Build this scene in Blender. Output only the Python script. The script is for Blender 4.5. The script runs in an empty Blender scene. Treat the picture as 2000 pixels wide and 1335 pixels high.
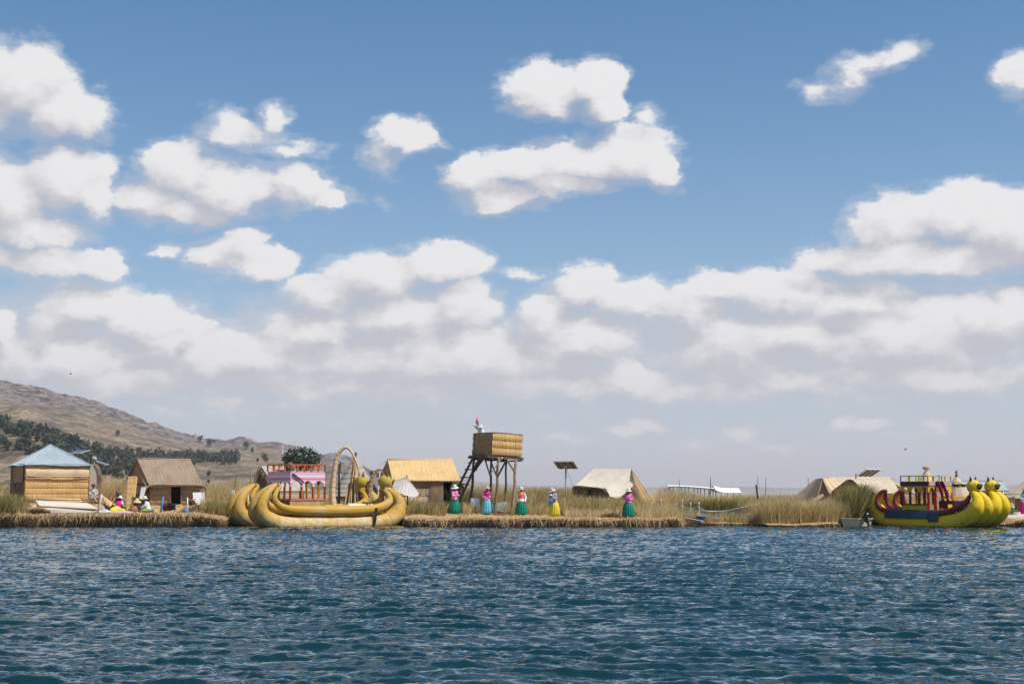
import bpy, math, random
import numpy as np
from mathutils import Vector, Matrix
from mathutils.noise import noise as mnoise, fractal as mfractal
C = bpy.context.scene.collection
sc = bpy.context.scene
random.seed(7)
R = math.radians

# ------------------------------------------------------------------ camera
FOC, EYE = 2778.0, 2.0                        # focal length in pixels of the 2000 px wide photograph, eye height
TILT = math.atan(289.5 / FOC)
cam_d = bpy.data.cameras.new("camera"); cam = bpy.data.objects.new("camera", cam_d); C.objects.link(cam)
cam_d.sensor_width = 36.0; cam_d.lens = 36.0 * FOC / 2000.0
cam_d.clip_start = 0.3; cam_d.clip_end = 60000
cam.location = (0, 0, EYE); cam.rotation_euler = (math.pi/2 + TILT, 0, 0)
sc.camera = cam

def W(px, py, Y):
    """the point of the place seen at photo pixel (px, py) at a distance Y"""
    a = (px - 1000.0) / FOC; b = (667.5 - py) / FOC
    t = Y / (math.cos(TILT) - b * math.sin(TILT))
    return Vector((a * t, Y, EYE + t * (math.sin(TILT) + b * math.cos(TILT))))
def WX(px, Y): return W(px, 957, Y).x
def WZ(py, Y): return W(1000, py, Y).z

# ------------------------------------------------------------------ view, sun and sky
sc.view_settings.view_transform = 'Standard'; sc.view_settings.look = 'None'
sc.view_settings.gamma = 1.0; sc.view_settings.exposure = 0.0; sc.view_settings.use_curve_mapping = False
sc.cycles.max_bounces = 6; sc.cycles.diffuse_bounces = 2; sc.cycles.glossy_bounces = 3
sc.cycles.transmission_bounces = 3; sc.cycles.volume_bounces = 0; sc.cycles.transparent_max_bounces = 6
sc.cycles.use_denoising = True; sc.cycles.denoiser = 'OPENIMAGEDENOISE'; sc.cycles.denoising_input_passes = 'RGB_ALBEDO_NORMAL'; sc.cycles.denoising_prefilter = 'NONE'; sc.cycles.caustics_reflective = False; sc.cycles.caustics_refractive = False

SUN_EL, SUN_AZ = 55.0, 114.0                  # azimuth from +Y (the view) clockwise: right and a little behind the camera
sd = Vector((math.sin(R(SUN_AZ)) * math.cos(R(SUN_EL)), math.cos(R(SUN_AZ)) * math.cos(R(SUN_EL)), math.sin(R(SUN_EL))))
sun_d = bpy.data.lights.new("sun", 'SUN'); sun = bpy.data.objects.new("sun", sun_d); C.objects.link(sun)
sun_d.energy = 5.0; sun_d.angle = R(0.5); sun_d.color = (1.0, 0.95, 0.87)
sun.rotation_euler = (-sd).to_track_quat('-Z', 'Y').to_euler()

world = bpy.data.worlds.new("World"); sc.world = world; world.use_nodes = True
world.cycles.sampling_method = 'MANUAL'; world.cycles.sample_map_resolution = 512

class Nodes:
    """short-hand for building node trees"""
    def __init__(s, tree): s.t = tree; s.n = tree.nodes; s.l = tree.links
    def new(s, typ, ins=(), **props):
        nd = s.n.new(typ)
        for k, v in props.items(): setattr(nd, k, v)
        for k, v in (ins.items() if isinstance(ins, dict) else enumerate(ins)):
            if v is None: continue
            if isinstance(v, bpy.types.NodeSocket): s.l.new(v, nd.inputs[k])
            else: nd.inputs[k].default_value = v
        return nd
    def m(s, op, *a, clamp=False): return s.new('ShaderNodeMath', a, operation=op, use_clamp=clamp).outputs[0]
    def v(s, op, *a): 
        nd = s.new('ShaderNodeVectorMath', a, operation=op)
        return nd.outputs['Value'] if op in ('LENGTH', 'DOT_PRODUCT', 'DISTANCE') else nd.outputs[0]
    def noise(s, vec, scale, detail=2, rough=.5, dist=0.0, out=0, dims='3D'):
        return s.new('ShaderNodeTexNoise', {'Vector': vec, 'Scale': scale, 'Detail': detail, 'Roughness': rough, 'Distortion': dist}, noise_dimensions=dims).outputs[out]
    def ramp(s, fac, stops, interp='LINEAR'):
        nd = s.new('ShaderNodeValToRGB', {0: fac}); cr = nd.color_ramp; cr.interpolation = interp
        while len(cr.elements) < len(stops): cr.elements.new(0.5)
        for e, (p, c) in zip(cr.elements, stops): e.position = p; e.color = (*c, 1) if len(c) == 3 else c
        return nd.outputs[0]
    def mix(s, f, a, b, typ='MIX'):
        nd = s.n.new('ShaderNodeMix'); nd.data_type = 'RGBA'; nd.blend_type = typ
        for i, v in ((0, f), (6, a), (7, b)):
            if isinstance(v, bpy.types.NodeSocket): s.l.new(v, nd.inputs[i])
            else: nd.inputs[i].default_value = v if i == 0 else ((*v, 1) if len(v) == 3 else v)
        return nd.outputs[2]
    def step(s, x, a, b): 
        return s.new('ShaderNodeMapRange', (x, a, b, 0.0, 1.0), interpolation_type='SMOOTHSTEP').outputs[0]

# clouds: every cloud is a few soft puffs given by their direction (azimuth, elevation) and size; noise billows their edges
def dir_of(px, py):
    a = (px - 1000.0) / FOC; b = (667.5 - py) / FOC
    d = Vector((a, math.cos(TILT) - b*math.sin(TILT), math.sin(TILT) + b*math.cos(TILT))).normalized()
    return math.atan2(d.x, d.y) * FOC, math.asin(d.z) * FOC
PUFFS = [  # px, py, rx, ry, thinness
 (40,165,100,80,0),(110,215,105,62,0),(170,235,55,45,.2),(-40,200,80,80,0),
 (470,262,92,30,.42),(525,228,34,34,.45),(425,232,40,22,.6),(565,288,62,15,.55),
 (130,350,90,70,0),(20,400,90,95,0),(190,385,45,55,.1),(70,450,120,38,.1),
 (355,330,85,62,0),(440,365,125,62,0),(575,368,75,50,0),(290,385,70,48,.1),(630,395,60,28,.3),(360,415,120,30,.15),(700,395,40,12,.75),
 (795,268,55,36,.3),(750,300,38,42,.4),(850,280,24,10,.7),
 (1065,180,100,54,0),(1165,160,62,52,0),(1185,205,45,45,0),(1070,214,70,24,.1),(1270,232,28,20,.75),
 (1150,316,160,47,0),(1240,302,95,54,0),(1020,330,110,42,0),(925,348,66,46,0),(985,385,95,34,0),(1090,362,130,30,0),(1305,330,38,45,.1),
 (1630,172,58,24,.5),(1665,148,50,28,.5),(1700,128,52,26,.5),(1750,100,40,18,.6),(1990,150,48,44,.4),
 (1740,440,90,65,0),(1860,420,140,60,0),(1980,450,120,70,0),(1720,505,150,50,0),(1870,510,190,42,0),(1600,515,60,26,.2),
 (85,508,110,38,.1),(190,518,60,40,.2),(10,505,60,34,.2),(150,555,60,20,.4),
 (440,500,95,34,.15),(478,470,40,26,.2),(535,515,42,34,.25),(325,490,28,20,.4),
 (180,600,110,50,0),(280,630,130,50,0),(380,645,48,40,0),(110,640,60,40,.1),(0,640,45,40,.2),
 (860,515,98,48,0),(740,550,120,58,0),(640,580,90,48,0),(900,600,70,70,0),(790,620,150,60,0),
 (1140,565,80,45,0),(1230,590,90,45,0),(1075,615,60,50,0),(1030,530,48,15,.5),
 (1410,568,95,38,0),(1530,570,140,52,0),(1350,605,100,42,0),(1680,590,130,50,0),
 (480,700,280,62,0),(130,705,220,66,0),(340,665,110,40,0),(620,650,120,50,0),(880,700,340,72,0),(1140,665,135,64,0),(1060,640,70,50,0),(1440,685,170,84,0),(1560,650,150,60,0),(1760,660,270,92,0),(1960,620,130,62,0),(1230,740,110,36,.1),
 (1010,745,420,34,.3),(620,755,300,30,.35),(1600,735,420,38,.3),(300,770,300,26,.45),
 (250,745,240,34,.2),(520,790,300,24,.4),(760,760,260,30,.3),(1380,770,260,28,.35),(1850,740,200,40,.15),(300,800,420,26,.5),(800,790,420,30,.5),(1250,775,300,22,.5),(1750,775,380,24,.45),(650,840,120,12,.66),(950,850,150,12,.66),
 (1262,832,58,24,.1),(1215,845,50,15,.2),(1440,840,50,19,.25),(1640,826,44,22,.1),(1705,830,64,19,.15),(1833,830,36,19,.25),(1105,862,36,13,.45),(730,822,26,12,.6),(395,758,52,22,.4),(205,775,40,22,.4),(1030,768,60,14,.5),(1450,870,120,12,.65),(1750,862,120,12,.65)]
def build_world():
    t = world.node_tree; t.nodes.clear(); N = Nodes(t)
    g = bpy.data.node_groups.new("cloud_cover", 'ShaderNodeTree')
    g.interface.new_socket("Point", in_out='INPUT', socket_type='NodeSocketVector')
    g.interface.new_socket("Cover", in_out='OUTPUT', socket_type='NodeSocketFloat')
    G = Nodes(g); gi = g.nodes.new('NodeGroupInput'); go = g.nodes.new('NodeGroupOutput')
    acc = None
    for px, py, rx, ry, thin in PUFFS:
        u, v = dir_of(px, py); th3 = min(.86, 1.45*thin); k = 1.0 / math.sqrt(1 - th3*th3)
        rx *= k*1.10; ry *= k*1.10
        q = G.v('MULTIPLY_ADD', gi.outputs[0], (1/rx, 1/ry, 0), (-u/rx, -v/ry, th3))
        q = G.v('LENGTH', q)
        acc = q if acc is None else G.m('SMOOTH_MIN', acc, q, 0.16)
    g.links.new(G.m('SUBTRACT', 1.0, acc), go.inputs[0])
    tc = N.new('ShaderNodeTexCoord').outputs['Generated']
    d = N.v('NORMALIZE', tc)
    sx = N.new('ShaderNodeSeparateXYZ', (d,)); x, y, z = sx.outputs
    az = N.m('MULTIPLY', N.m('ARCTAN2', x, y), FOC); el = N.m('MULTIPLY', N.m('ARCSINE', z), FOC)
    P = N.new('ShaderNodeCombineXYZ', (az, el, 0.0)).outputs[0]
    dn = N.v('MULTIPLY', d, (1, 1, 1.5))
    w1 = N.v('SUBTRACT', N.noise(dn, 24, 6, .60, out=1), (.5, .5, .5))
    P1 = N.v('ADD', P, N.v('MULTIPLY', w1, (110, 80, 0)))
    def cover(Pv, dv):
        gn = N.new('ShaderNodeGroup', node_tree=g); N.l.new(Pv, gn.inputs[0])
        b = N.noise(dv, 34, 6, .60)
        a = N.m('MULTIPLY_ADD', N.m('SUBTRACT', b, .5), .62, gn.outputs[0])
        return a, b, gn.outputs[0]
    c1, b1, g1 = cover(P1, dn)
    sh = (26, 44, 0); dsh = N.v('ADD', dn, (26/FOC, 0, 1.5*44/FOC))
    c2, b2, g2 = cover(N.v('ADD', P1, sh), dsh)
    # fair-weather clouds all round the rest of the sky, on a flat layer overhead
    zz = N.m('MAXIMUM', z, .04)
    layer = N.v('DIVIDE', d, N.new('ShaderNodeCombineXYZ', (zz, zz, zz)).outputs[0])
    o1 = N.noise(layer, 1.1, 6, .58, out=0)
    outside = N.m('MAXIMUM', N.step(N.m('ABSOLUTE', az), 1010, 1300), N.step(el, 960, 1150))
    oc = N.m('MULTIPLY', N.m('SUBTRACT', o1, .55), 5.0)
    lowband = N.m('MULTIPLY_ADD', N.step(el, 500, 150), .6, -.1)
    oc = N.m('MAXIMUM', oc, N.m('ADD', lowband, N.m('SUBTRACT', b1, .5)))
    oc = N.m('SUBTRACT', oc, N.m('MULTIPLY', N.m('SUBTRACT', 1.0, outside), 9.0))
    dens = N.m('MAXIMUM', c1, oc)
    # lit tops and sides towards the sun, grey bases and thick hearts
    lit = N.m('ADD', N.m('MULTIPLY', N.m('SUBTRACT', g1, g2), 1.0), .41)
    lit = N.m('ADD', lit, N.m('MULTIPLY', N.m('SUBTRACT', b1, b2), 1.15))
    lit = N.step(lit, .0, .95)
    mask = N.new('ShaderNodeMapRange', (dens, -.02, N.m('MULTIPLY_ADD', N.m('SUBTRACT', 1.0, lit), .42, .22), 0.0, 1.0), interpolation_type='SMOOTHSTEP').outputs[0]
    wisp = N.m('MULTIPLY', N.step(N.m('ADD', dens, N.m('MULTIPLY', N.m('SUBTRACT', N.noise(N.v('MULTIPLY', dn, (1, 1, 1.7)), 60, 4, .65), .5), .7)), -.17, .22), .38)
    mask = N.m('MAXIMUM', mask, wisp)
    up = N.step(el, -10, 90)
    mask = N.m('MULTIPLY', mask, N.m('MULTIPLY_ADD', up, .8, .2))
    thick = N.step(dens, .0, .35)
    c_dark = (0.545, 0.545, 0.60); c_lit = (0.845, 0.84, 0.85)
    cloud = N.mix(N.m('MULTIPLY_ADD', N.m('MULTIPLY', lit, 1.0), 1.0, 0.0), c_dark, c_lit)
    low = N.step(el, 330, 60)
    cloud = N.mix(N.m('MULTIPLY', low, .5), cloud, (0.60, 0.59, 0.645))
    sky = N.new('ShaderNodeTexSky', sky_type='NISHITA', sun_disc=False, sun_elevation=R(SUN_EL), sun_rotation=R(SUN_AZ), altitude=3000, air_density=1.3, dust_density=1.2, ozone_density=1.0)
    base = N.mix(1.0, sky.outputs[0], (0.038, 0.090, 0.113), 'MULTIPLY')
    hz = N.m('POWER', 2.718, N.m('MULTIPLY', N.m('MAXIMUM', el, 0.0), -1/360))
    base = N.mix(N.m('MULTIPLY', hz, 1.12, clamp=True), base, (0.60, 0.585, 0.655))
    veil = N.m('MULTIPLY', N.step(el, 130, 230), N.m('SUBTRACT', 1.0, N.step(N.m('ADD', el, N.m('MULTIPLY', N.m('SUBTRACT', b1, .5), 260)), 300, 400)))
    base = N.mix(N.m('MULTIPLY', veil, .62), base, (0.585, 0.59, 0.655))
    col = N.mix(mask, base, cloud)
    col = N.mix(1.0, col, (10, 10, 10), 'MULTIPLY')
    bg = N.new('ShaderNodeBackground', {0: col, 1: 0.1})
    out = N.new('ShaderNodeOutputWorld', (bg.outputs[0],))
build_world()
# ------------------------------------------------------------------ materials
MAT = {}
def material(name, c1, c2, c3=None, scale=(1, 1, 1), nscale=4.0, detail=4, rough=.85, bump=.3, bdist=.02, coord='Object', spec=.25,
             blot=1.2, c3amt=.6, metal=0.0, extra=None, sheen=0):
    """two tones along a stretched noise, a third in large blots, relief from the same noise"""
    m = bpy.data.materials.new(name); m.use_nodes = True; t = m.node_tree; t.nodes.clear(); N = Nodes(t)
    tc = N.new('ShaderNodeTexCoord'); co = tc.outputs[coord]
    v = N.v('MULTIPLY', co, scale)
    n1 = N.noise(v, nscale, detail, .6)
    col = N.ramp(n1, [(.3, c1), (.7, c2)])
    if c3:
        n2 = N.noise(tc.outputs['Object'], blot, 4, .65)
        col = N.mix(N.m('MULTIPLY', N.step(n2, .48, .66), c3amt), col, c3)
    if extra: col = extra(N, tc, col)
    b = N.new('ShaderNodeBsdfPrincipled', {'Base Color': col, 'Roughness': rough, 'Metallic': metal, 'Specular IOR Level': spec})
    if bump: N.l.new(N.new('ShaderNodeBump', {'Strength': bump, 'Distance': bdist, 'Height': n1}).outputs[0], b.inputs['Normal'])
    N.new('ShaderNodeOutputMaterial', (b.outputs[0],))
    MAT[name] = m; return m
def plain(name, c, rough=.6, var=.12, **k):
    return material(name, tuple(x*(1-var) for x in c), tuple(min(1, x*(1+var)) for x in c), nscale=k.pop('nscale', 6), rough=rough, bump=k.pop('bump', .1), **k)

# ------------------------------------------------------------------ mesh kit (everything in world coordinates; build() moves it to its parent)
class MB:
    def __init__(s, T=None): s.V = []; s.F = []; s.U = []; s.T = T
    def pt(s, p, uv=(0, 0)):
        p = Vector(p)
        if s.T is not None: p = s.T @ p
        s.V.append(p); s.U.append(uv); return len(s.V)-1
    def box(s, c, size, rot=None, taper=1.0):
        c = Vector(c); h = Vector(size)/2
        for ax in range(3):
            for sg in (-1, 1):
                u, w = [(1, 2), (0, 2), (0, 1)][ax]; ids = []
                for a, b in ((-1, -1), (1, -1), (1, 1), (-1, 1)):
                    p = Vector((0, 0, 0)); p[ax] = sg*h[ax]; p[u] = a*h[u]; p[w] = b*h[w]
                    if taper != 1.0 and p.z > 0: p.x *= taper; p.y *= taper
                    uv = (p[u], p[w])
                    if rot is not None: p = rot @ p
                    ids.append(s.pt(c+p, uv))
                flip = (sg < 0) != (ax == 1)
                s.F.append(tuple(reversed(ids)) if flip else tuple(ids))
        return s
    def bar(s, a, b, w, h=None, roll=0):
        a, b = Vector(a), Vector(b); d = b-a; h = h or w
        q = d.to_track_quat('X', 'Z').to_matrix() @ Matrix.Rotation(roll, 3, 'X')
        return s.box((a+b)/2, (d.length, w, h), q)
    def tube(s, pts, rad, n=8, cap=True, sq=1.0, seam=-math.pi/2, lump=0.0):
        pts = [Vector(p) for p in pts]; m = len(pts)
        if not hasattr(rad, '__len__'): rad = [rad]*m
        t0 = (pts[1]-pts[0]).normalized(); up = Vector((0, 0, 1)) if abs(t0.z) < .9 else Vector((0, 1, 0))
        nrm = (up - t0*up.dot(t0)).normalized(); L = 0; rings = []
        for i in range(m):
            t = (pts[min(i+1, m-1)]-pts[max(i-1, 0)]).normalized()
            nrm = (nrm - t*nrm.dot(t)).normalized(); bi = t.cross(nrm)
            if i: L += (pts[i]-pts[i-1]).length
            ring = []
            for k in range(n+1):
                a = seam + 2*math.pi*k/n
                r = rad[i]*(1+lump*math.sin(k*2.4+i*.9))if k not in (0, n) else rad[i]
                ring.append(s.pt(pts[i] + nrm*math.sin(a)*r + bi*math.cos(a)*r*sq, (k/n*6.28*max(rad), L)))
            rings.append(ring)
        for i in range(m-1):
            for k in range(n): s.F.append((rings[i][k+1], rings[i][k], rings[i+1][k], rings[i+1][k+1]))
        if cap:
            for ring, p, fl in ((rings[0], pts[0], False), (rings[-1], pts[-1], True)):
                c = s.pt(p, (0, 0))
                for k in range(n): s.F.append((ring[k], ring[k+1], c) if not fl else (ring[k+1], ring[k], c))
        return s
    def lathe(s, prof, c, n=16, pleat=0.0, npl=9, ph=0, axis=None, sqx=1.0, sqy=1.0, amax=2*math.pi, a0=0):
        c = Vector(c); rings = []; L = 0
        for i, (r, z) in enumerate(prof):
            if i: L += math.hypot(r-prof[i-1][0], z-prof[i-1][1])
            ring = []
            for k in range(n+1):
                a = a0 + amax*k/n; rr = r*(1+pleat*math.sin(npl*a+ph)*(i/max(1, len(prof)-1)))
                p = Vector((rr*math.cos(a)*sqx, rr*math.sin(a)*sqy, z))
                if axis is not None: p = axis @ p
                ring.append(s.pt(c+p, (a*max(.05, r), L)))
            rings.append(ring)
        for i in range(len(prof)-1):
            for k in range(n): s.F.append((rings[i][k], rings[i][k+1], rings[i+1][k+1], rings[i+1][k]))
        return s
    def ball(s, c, r, n=12, m=8, axis=None):
        rx, ry, rz = r if hasattr(r, '__len__') else (r, r, r)
        c = Vector(c)
        prof = [(math.sin(math.pi*i/m), -math.cos(math.pi*i/m)) for i in range(m+1)]
        prof[0] = (1e-4, -1); prof[-1] = (1e-4, 1)
        A = Matrix.Diagonal((rx, ry, rz)); 
        if axis is not None: A = axis @ A
        return s.lathe(prof, c, n, axis=A)
    def patch(s, a, b, c, d, nu, nv, disp=None, bulge=0.0):
        """grid from corners a(0,0) b(1,0) c(1,1) d(0,1); disp(u,v) moves along the normal; uv in metres"""
        a, b, c, d = map(Vector, (a, b, c, d)); nn = (b-a).cross(d-a).normalized()
        lu, lv = (b-a).length, (d-a).length; ids = []
        for j in range(nv+1):
            for i in range(nu+1):
                u, v = i/nu, j/nv
                p = a*(1-u)*(1-v)+b*u*(1-v)+c*u*v+d*(1-u)*v
                off = bulge*math.sin(math.pi*u)*math.sin(math.pi*v)
                if disp: off += disp(u, v)
                ids.append(s.pt(p+nn*off, (u*lu, v*lv)))
        for j in range(nv):
            for i in range(nu):
                k = j*(nu+1)+i; s.F.append((ids[k], ids[k+1], ids[k+nu+2], ids[k+nu+1]))
        return s
    def slab(s, a, b, c, d, th, nu=4, nv=4, disp=None, bulge=0.0):
        """a patch with thickness th towards its back"""
        s.patch(a, b, c, d, nu, nv, disp, bulge)
        a, b, c, d = map(Vector, (a, b, c, d)); nn = (b-a).cross(d-a).normalized()*th
        ids = {}
        s.patch(b-nn, a-nn, d-nn, c-nn, nu, nv, (lambda u, v: -disp(1-u, v)) if disp else None, -bulge)
        for p, q in ((a, b), (b, c), (c, d), (d, a)):
            i = [s.pt(p, (0, 0)), s.pt(p-nn, (0, th)), s.pt(q-nn, ((q-p).length, th)), s.pt(q, ((q-p).length, 0))]; s.F.append(tuple(i))
        return s
    def prism(s, pts, d):
        """closed polygon pts (3-D) pushed along d"""
        pts = [Vector(p) for p in pts]; d = Vector(d); o = pts[0]
        ex = (pts[1]-pts[0]).normalized(); nn = d.normalized(); ey = nn.cross(ex)
        u = lambda p: ((p-o).dot(ex), (p-o).dot(ey))
        s.F.append(tuple(reversed([s.pt(p, u(p)) for p in pts]))); s.F.append(tuple(s.pt(p+d, u(p)) for p in pts))
        for i in range(len(pts)):
            a, b = pts[i], pts[(i+1) % len(pts)]
            s.F.append((s.pt(a, u(a)), s.pt(b, u(b)), s.pt(b+d, u(b)), s.pt(a+d, u(a))))
        return s
    def build(s, name, mat, parent=None, smooth=False, kind=None, tint=None):
        L = Vector((0, 0, 0)); p = parent
        while p is not None: L = L + p.location; p = p.parent
        me = bpy.data.meshes.new(name)
        me.from_pydata([tuple(v-L) for v in s.V], [], s.F)
        uvl = me.uv_layers.new(name="UVMap"); li = np.empty(len(me.loops), np.int32); me.loops.foreach_get('vertex_index', li)
        uvl.data.foreach_set('uv', np.array(s.U, np.float32)[li].ravel())
        if smooth: me.polygons.foreach_set('use_smooth', [True]*len(me.polygons))
        me.materials.append(MAT[mat] if isinstance(mat, str) else mat)
        me.update()
        o = bpy.data.objects.new(name, me); C.objects.link(o)
        if parent is not None: o.parent = parent
        if kind: o['kind'] = kind
        return o
def tag(o, label, cat=None, group=None, kind=None):
    if label: o['label'] = label
    if cat: o['category'] = cat
    if group: o['group'] = group
    if kind: o['kind'] = kind
    return o
def thing(name, label, cat, loc, group=None):
    o = bpy.data.objects.new(name, None); C.objects.link(o); o.location = Vector(loc); o.empty_display_size = .3
    return tag(o, label, cat, group)
def single(mb, name, mat, label, cat, group=None, smooth=False):
    """a thing that is one mesh, its origin at its base"""
    lo = Vector((sum(v.x for v in mb.V)/len(mb.V), sum(v.y for v in mb.V)/len(mb.V), min(v.z for v in mb.V)))
    h = bpy.data.objects.new("tmp", None); h.location = lo
    o = mb.build(name, mat, h, smooth); o.parent = None; o.location = lo; bpy.data.objects.remove(h)
    return tag(o, label, cat, group)
def catmull(P, n=6):
    P = [np.array(p, float) for p in P]; P = [2*P[0]-P[1]] + P + [2*P[-1]-P[-2]]; out = []
    for i in range(1, len(P)-2):
        for k in range(n):
            t = k/n; a, b, c, d = P[i-1:i+3]
            out.append(.5*((2*b)+(-a+c)*t+(2*a-5*b+4*c-d)*t*t+(-a+3*b-3*c+d)*t**3))
    out.append(P[-2]); return out
def np_mesh(name, co, faces, mat, kind=None, tint=None, smooth=False, label=None, parent=None):
    """a big mesh from numpy arrays; tint is one number per face kept as the attribute 'tint'"""
    me = bpy.data.meshes.new(name); k = faces.shape[1]
    me.vertices.add(len(co)); me.vertices.foreach_set('co', np.asarray(co, np.float32).ravel())
    me.loops.add(faces.size); me.loops.foreach_set('vertex_index', faces.astype(np.int32).ravel())
    me.polygons.add(len(faces)); me.polygons.foreach_set('loop_start', np.arange(0, faces.size, k, dtype=np.int32))
    if smooth: me.polygons.foreach_set('use_smooth', np.ones(len(faces), bool))
    me.update(calc_edges=True)
    if tint is not None:
        at = me.attributes.new('tint', 'FLOAT', 'FACE'); at.data.foreach_set('value', np.asarray(tint, np.float32))
    me.materials.append(MAT[mat]); o = bpy.data.objects.new(name, me); C.objects.link(o)
    if kind: o['kind'] = kind
    if label: o['label'] = label
    if parent: o.parent = parent
    return o
rng = np.random.default_rng(11)
def vnoise(x, y, cell, seed=0):
    """smooth value noise on numpy arrays"""
    r = np.random.default_rng(seed).random((256, 256)); X = x/cell; Y = y/cell
    i = np.floor(X).astype(int); j = np.floor(Y).astype(int); fx = X-i; fy = Y-j
    fx = fx*fx*(3-2*fx); fy = fy*fy*(3-2*fy); g = lambda a, b: r[a & 255, b & 255]
    return (g(i, j)*(1-fx)+g(i+1, j)*fx)*(1-fy)+(g(i, j+1)*(1-fx)+g(i+1, j+1)*fx)*fy
def fbm(x, y, cell, octv=5, seed=0, gain=.5, ridged=False):
    s = 0; a = 1; tot = 0
    for k in range(octv):
        n = vnoise(x+k*17.3, y-k*9.1, cell, seed+k)
        s = s + a*((1-abs(2*n-1)) if ridged else n); tot += a; a *= gain; cell /= 2.03
    return s/tot
# ------------------------------------------------------------------ water
def build_water():
    m = bpy.data.materials.new("lake_water"); m.use_nodes = True; t = m.node_tree; t.nodes.clear(); N = Nodes(t); MAT["lake_water"] = m
    co = N.new('ShaderNodeTexCoord').outputs['Object']
    n1 = N.noise(N.v('MULTIPLY', co, (1.0, 1.8, 1)), 8.0, 2, .6)
    n2 = N.noise(N.v('MULTIPLY', co, (.6, 1, 1)), 1.3, 3, .55)
    h = N.m('ADD', N.m('MULTIPLY', n1, .5), n2)
    bm = N.new('ShaderNodeBump', {'Strength': .22, 'Distance': .05, 'Height': h})
    b = N.new('ShaderNodeBsdfPrincipled', {'Base Color': (0.004, 0.031, 0.043, 1), 'Roughness': .025, 'IOR': 1.333, 'Specular IOR Level': .5, 'Normal': bm.outputs[0]})
    N.new('ShaderNodeOutputMaterial', (b.outputs[0],))
    # rows by distance, columns fan out with distance; both go on coarsely far beyond the picture
    rows = np.concatenate([[-400, -60, -10, 3, 7, 9.5], np.geomspace(11, 90, 760), [95, 102, 112, 125, 150, 200, 300, 500, 900, 1600, 3000, 6000, 13000]])
    s = np.concatenate([[-40, -12, -5, -2.5, -1.6, -1.2], np.linspace(-1, 1, 760), [1.2, 1.6, 2.5, 5, 12, 40]])
    Yr = np.repeat(rows, len(s)).reshape(len(rows), len(s)); Xs = s[None, :]*np.maximum(np.abs(Yr)*.45, 6.0)
    Z = np.zeros_like(Xs); r = np.random.default_rng(3)
    gx = Xs; gy = Yr
    wx = gx + .5*(vnoise(gx, gy, 1.7, 5)-.5) ; wy = gy + .5*(vnoise(gx, gy, 1.7, 6)-.5)
    gust = .55 + .9*fbm(gx*.5, gy, 9.0, 3, 41)
    for k in range(90):
        lam = .13*(1.0/.13)**(r.random()**1.05); th = r.normal(1.52, .24 if lam > .35 else .42)      # most crests lie across the view
        a = .0096*lam*(1.0 if lam < .6 else .6); kk = 2*math.pi/lam; ph = r.random()*6.28
        arg = kk*(wx*math.cos(th)+wy*math.sin(th))+ph
        Z += a*(1-np.abs(np.sin(arg/2)))*2 if k % 2 else a*np.sin(arg)
    fade = np.clip((Yr-4)/6, 0, 1)*np.clip((150-Yr)/60, 0, 1)*np.clip((2.4-np.abs(s))/1.2, 0, 1)[None, :]
    Z = (Z-Z.mean())*gust*fade*1.0
    co = np.stack([Xs, Yr, Z], -1).reshape(-1, 3); n = len(s)
    i = np.arange(len(rows)-1)[:, None]*n+np.arange(n-1)[None, :]
    f = np.stack([i, i+1, i+n+1, i+n], -1).reshape(-1, 4)
    np_mesh("water", co, f, "lake_water", kind="structure", smooth=True, label="deep teal lake water with small wind ripples")
build_water()

# ------------------------------------------------------------------ hills and far mountains
RIDGE = [(-500,640),(-300,700),(-120,738),(0,748),(30,752),(60,757),(100,768),(150,776),(200,794),(250,812),(300,830),(350,847),(400,860),(440,863),(480,858),(520,862),(550,866),(575,876),(600,886),(625,893),(650,889),(680,893),(700,905),(730,925),(760,940),(800,953),(860,962)]
def ridge_py(px): return np.interp(px, [a for a, b in RIDGE], [b for a, b in RIDGE])
R0, R1 = 380.0, 1350.0
def hill_h(px, r):
    """height of the hillside in column px at range r"""
    px = np.asarray(px, float); r = np.asarray(r, float)
    s = (r-R0)/(R1-R0); H = (957-ridge_py(px))/FOC*R1+EYE
    x = (px-1000)/FOC*r
    prof = np.where(s < 1, .10*np.clip(s, 0, 1)+.90*np.clip(s, 0, 1)**1.7, 1-.9*(s-1))
    z = H*prof
    g = np.clip(s*3, 0, 1)*np.clip((H-4)/30, 0.05, 1)
    z = z + g*(fbm(x, r, 190, 4, 21)-.5)*26*np.clip(1.1-s, .12, 1) + g*(fbm(x, r, 46, 5, 31, .6, True)-.55)*(4+9*np.clip((s-.72)*4, 0, 1))
    # low knoll in front at the left
    kn = np.exp(-((px-40)/130.0)**2-((r-620)/90.0)**2)*26
    return z + kn - 1.5*(s < .02)
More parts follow.
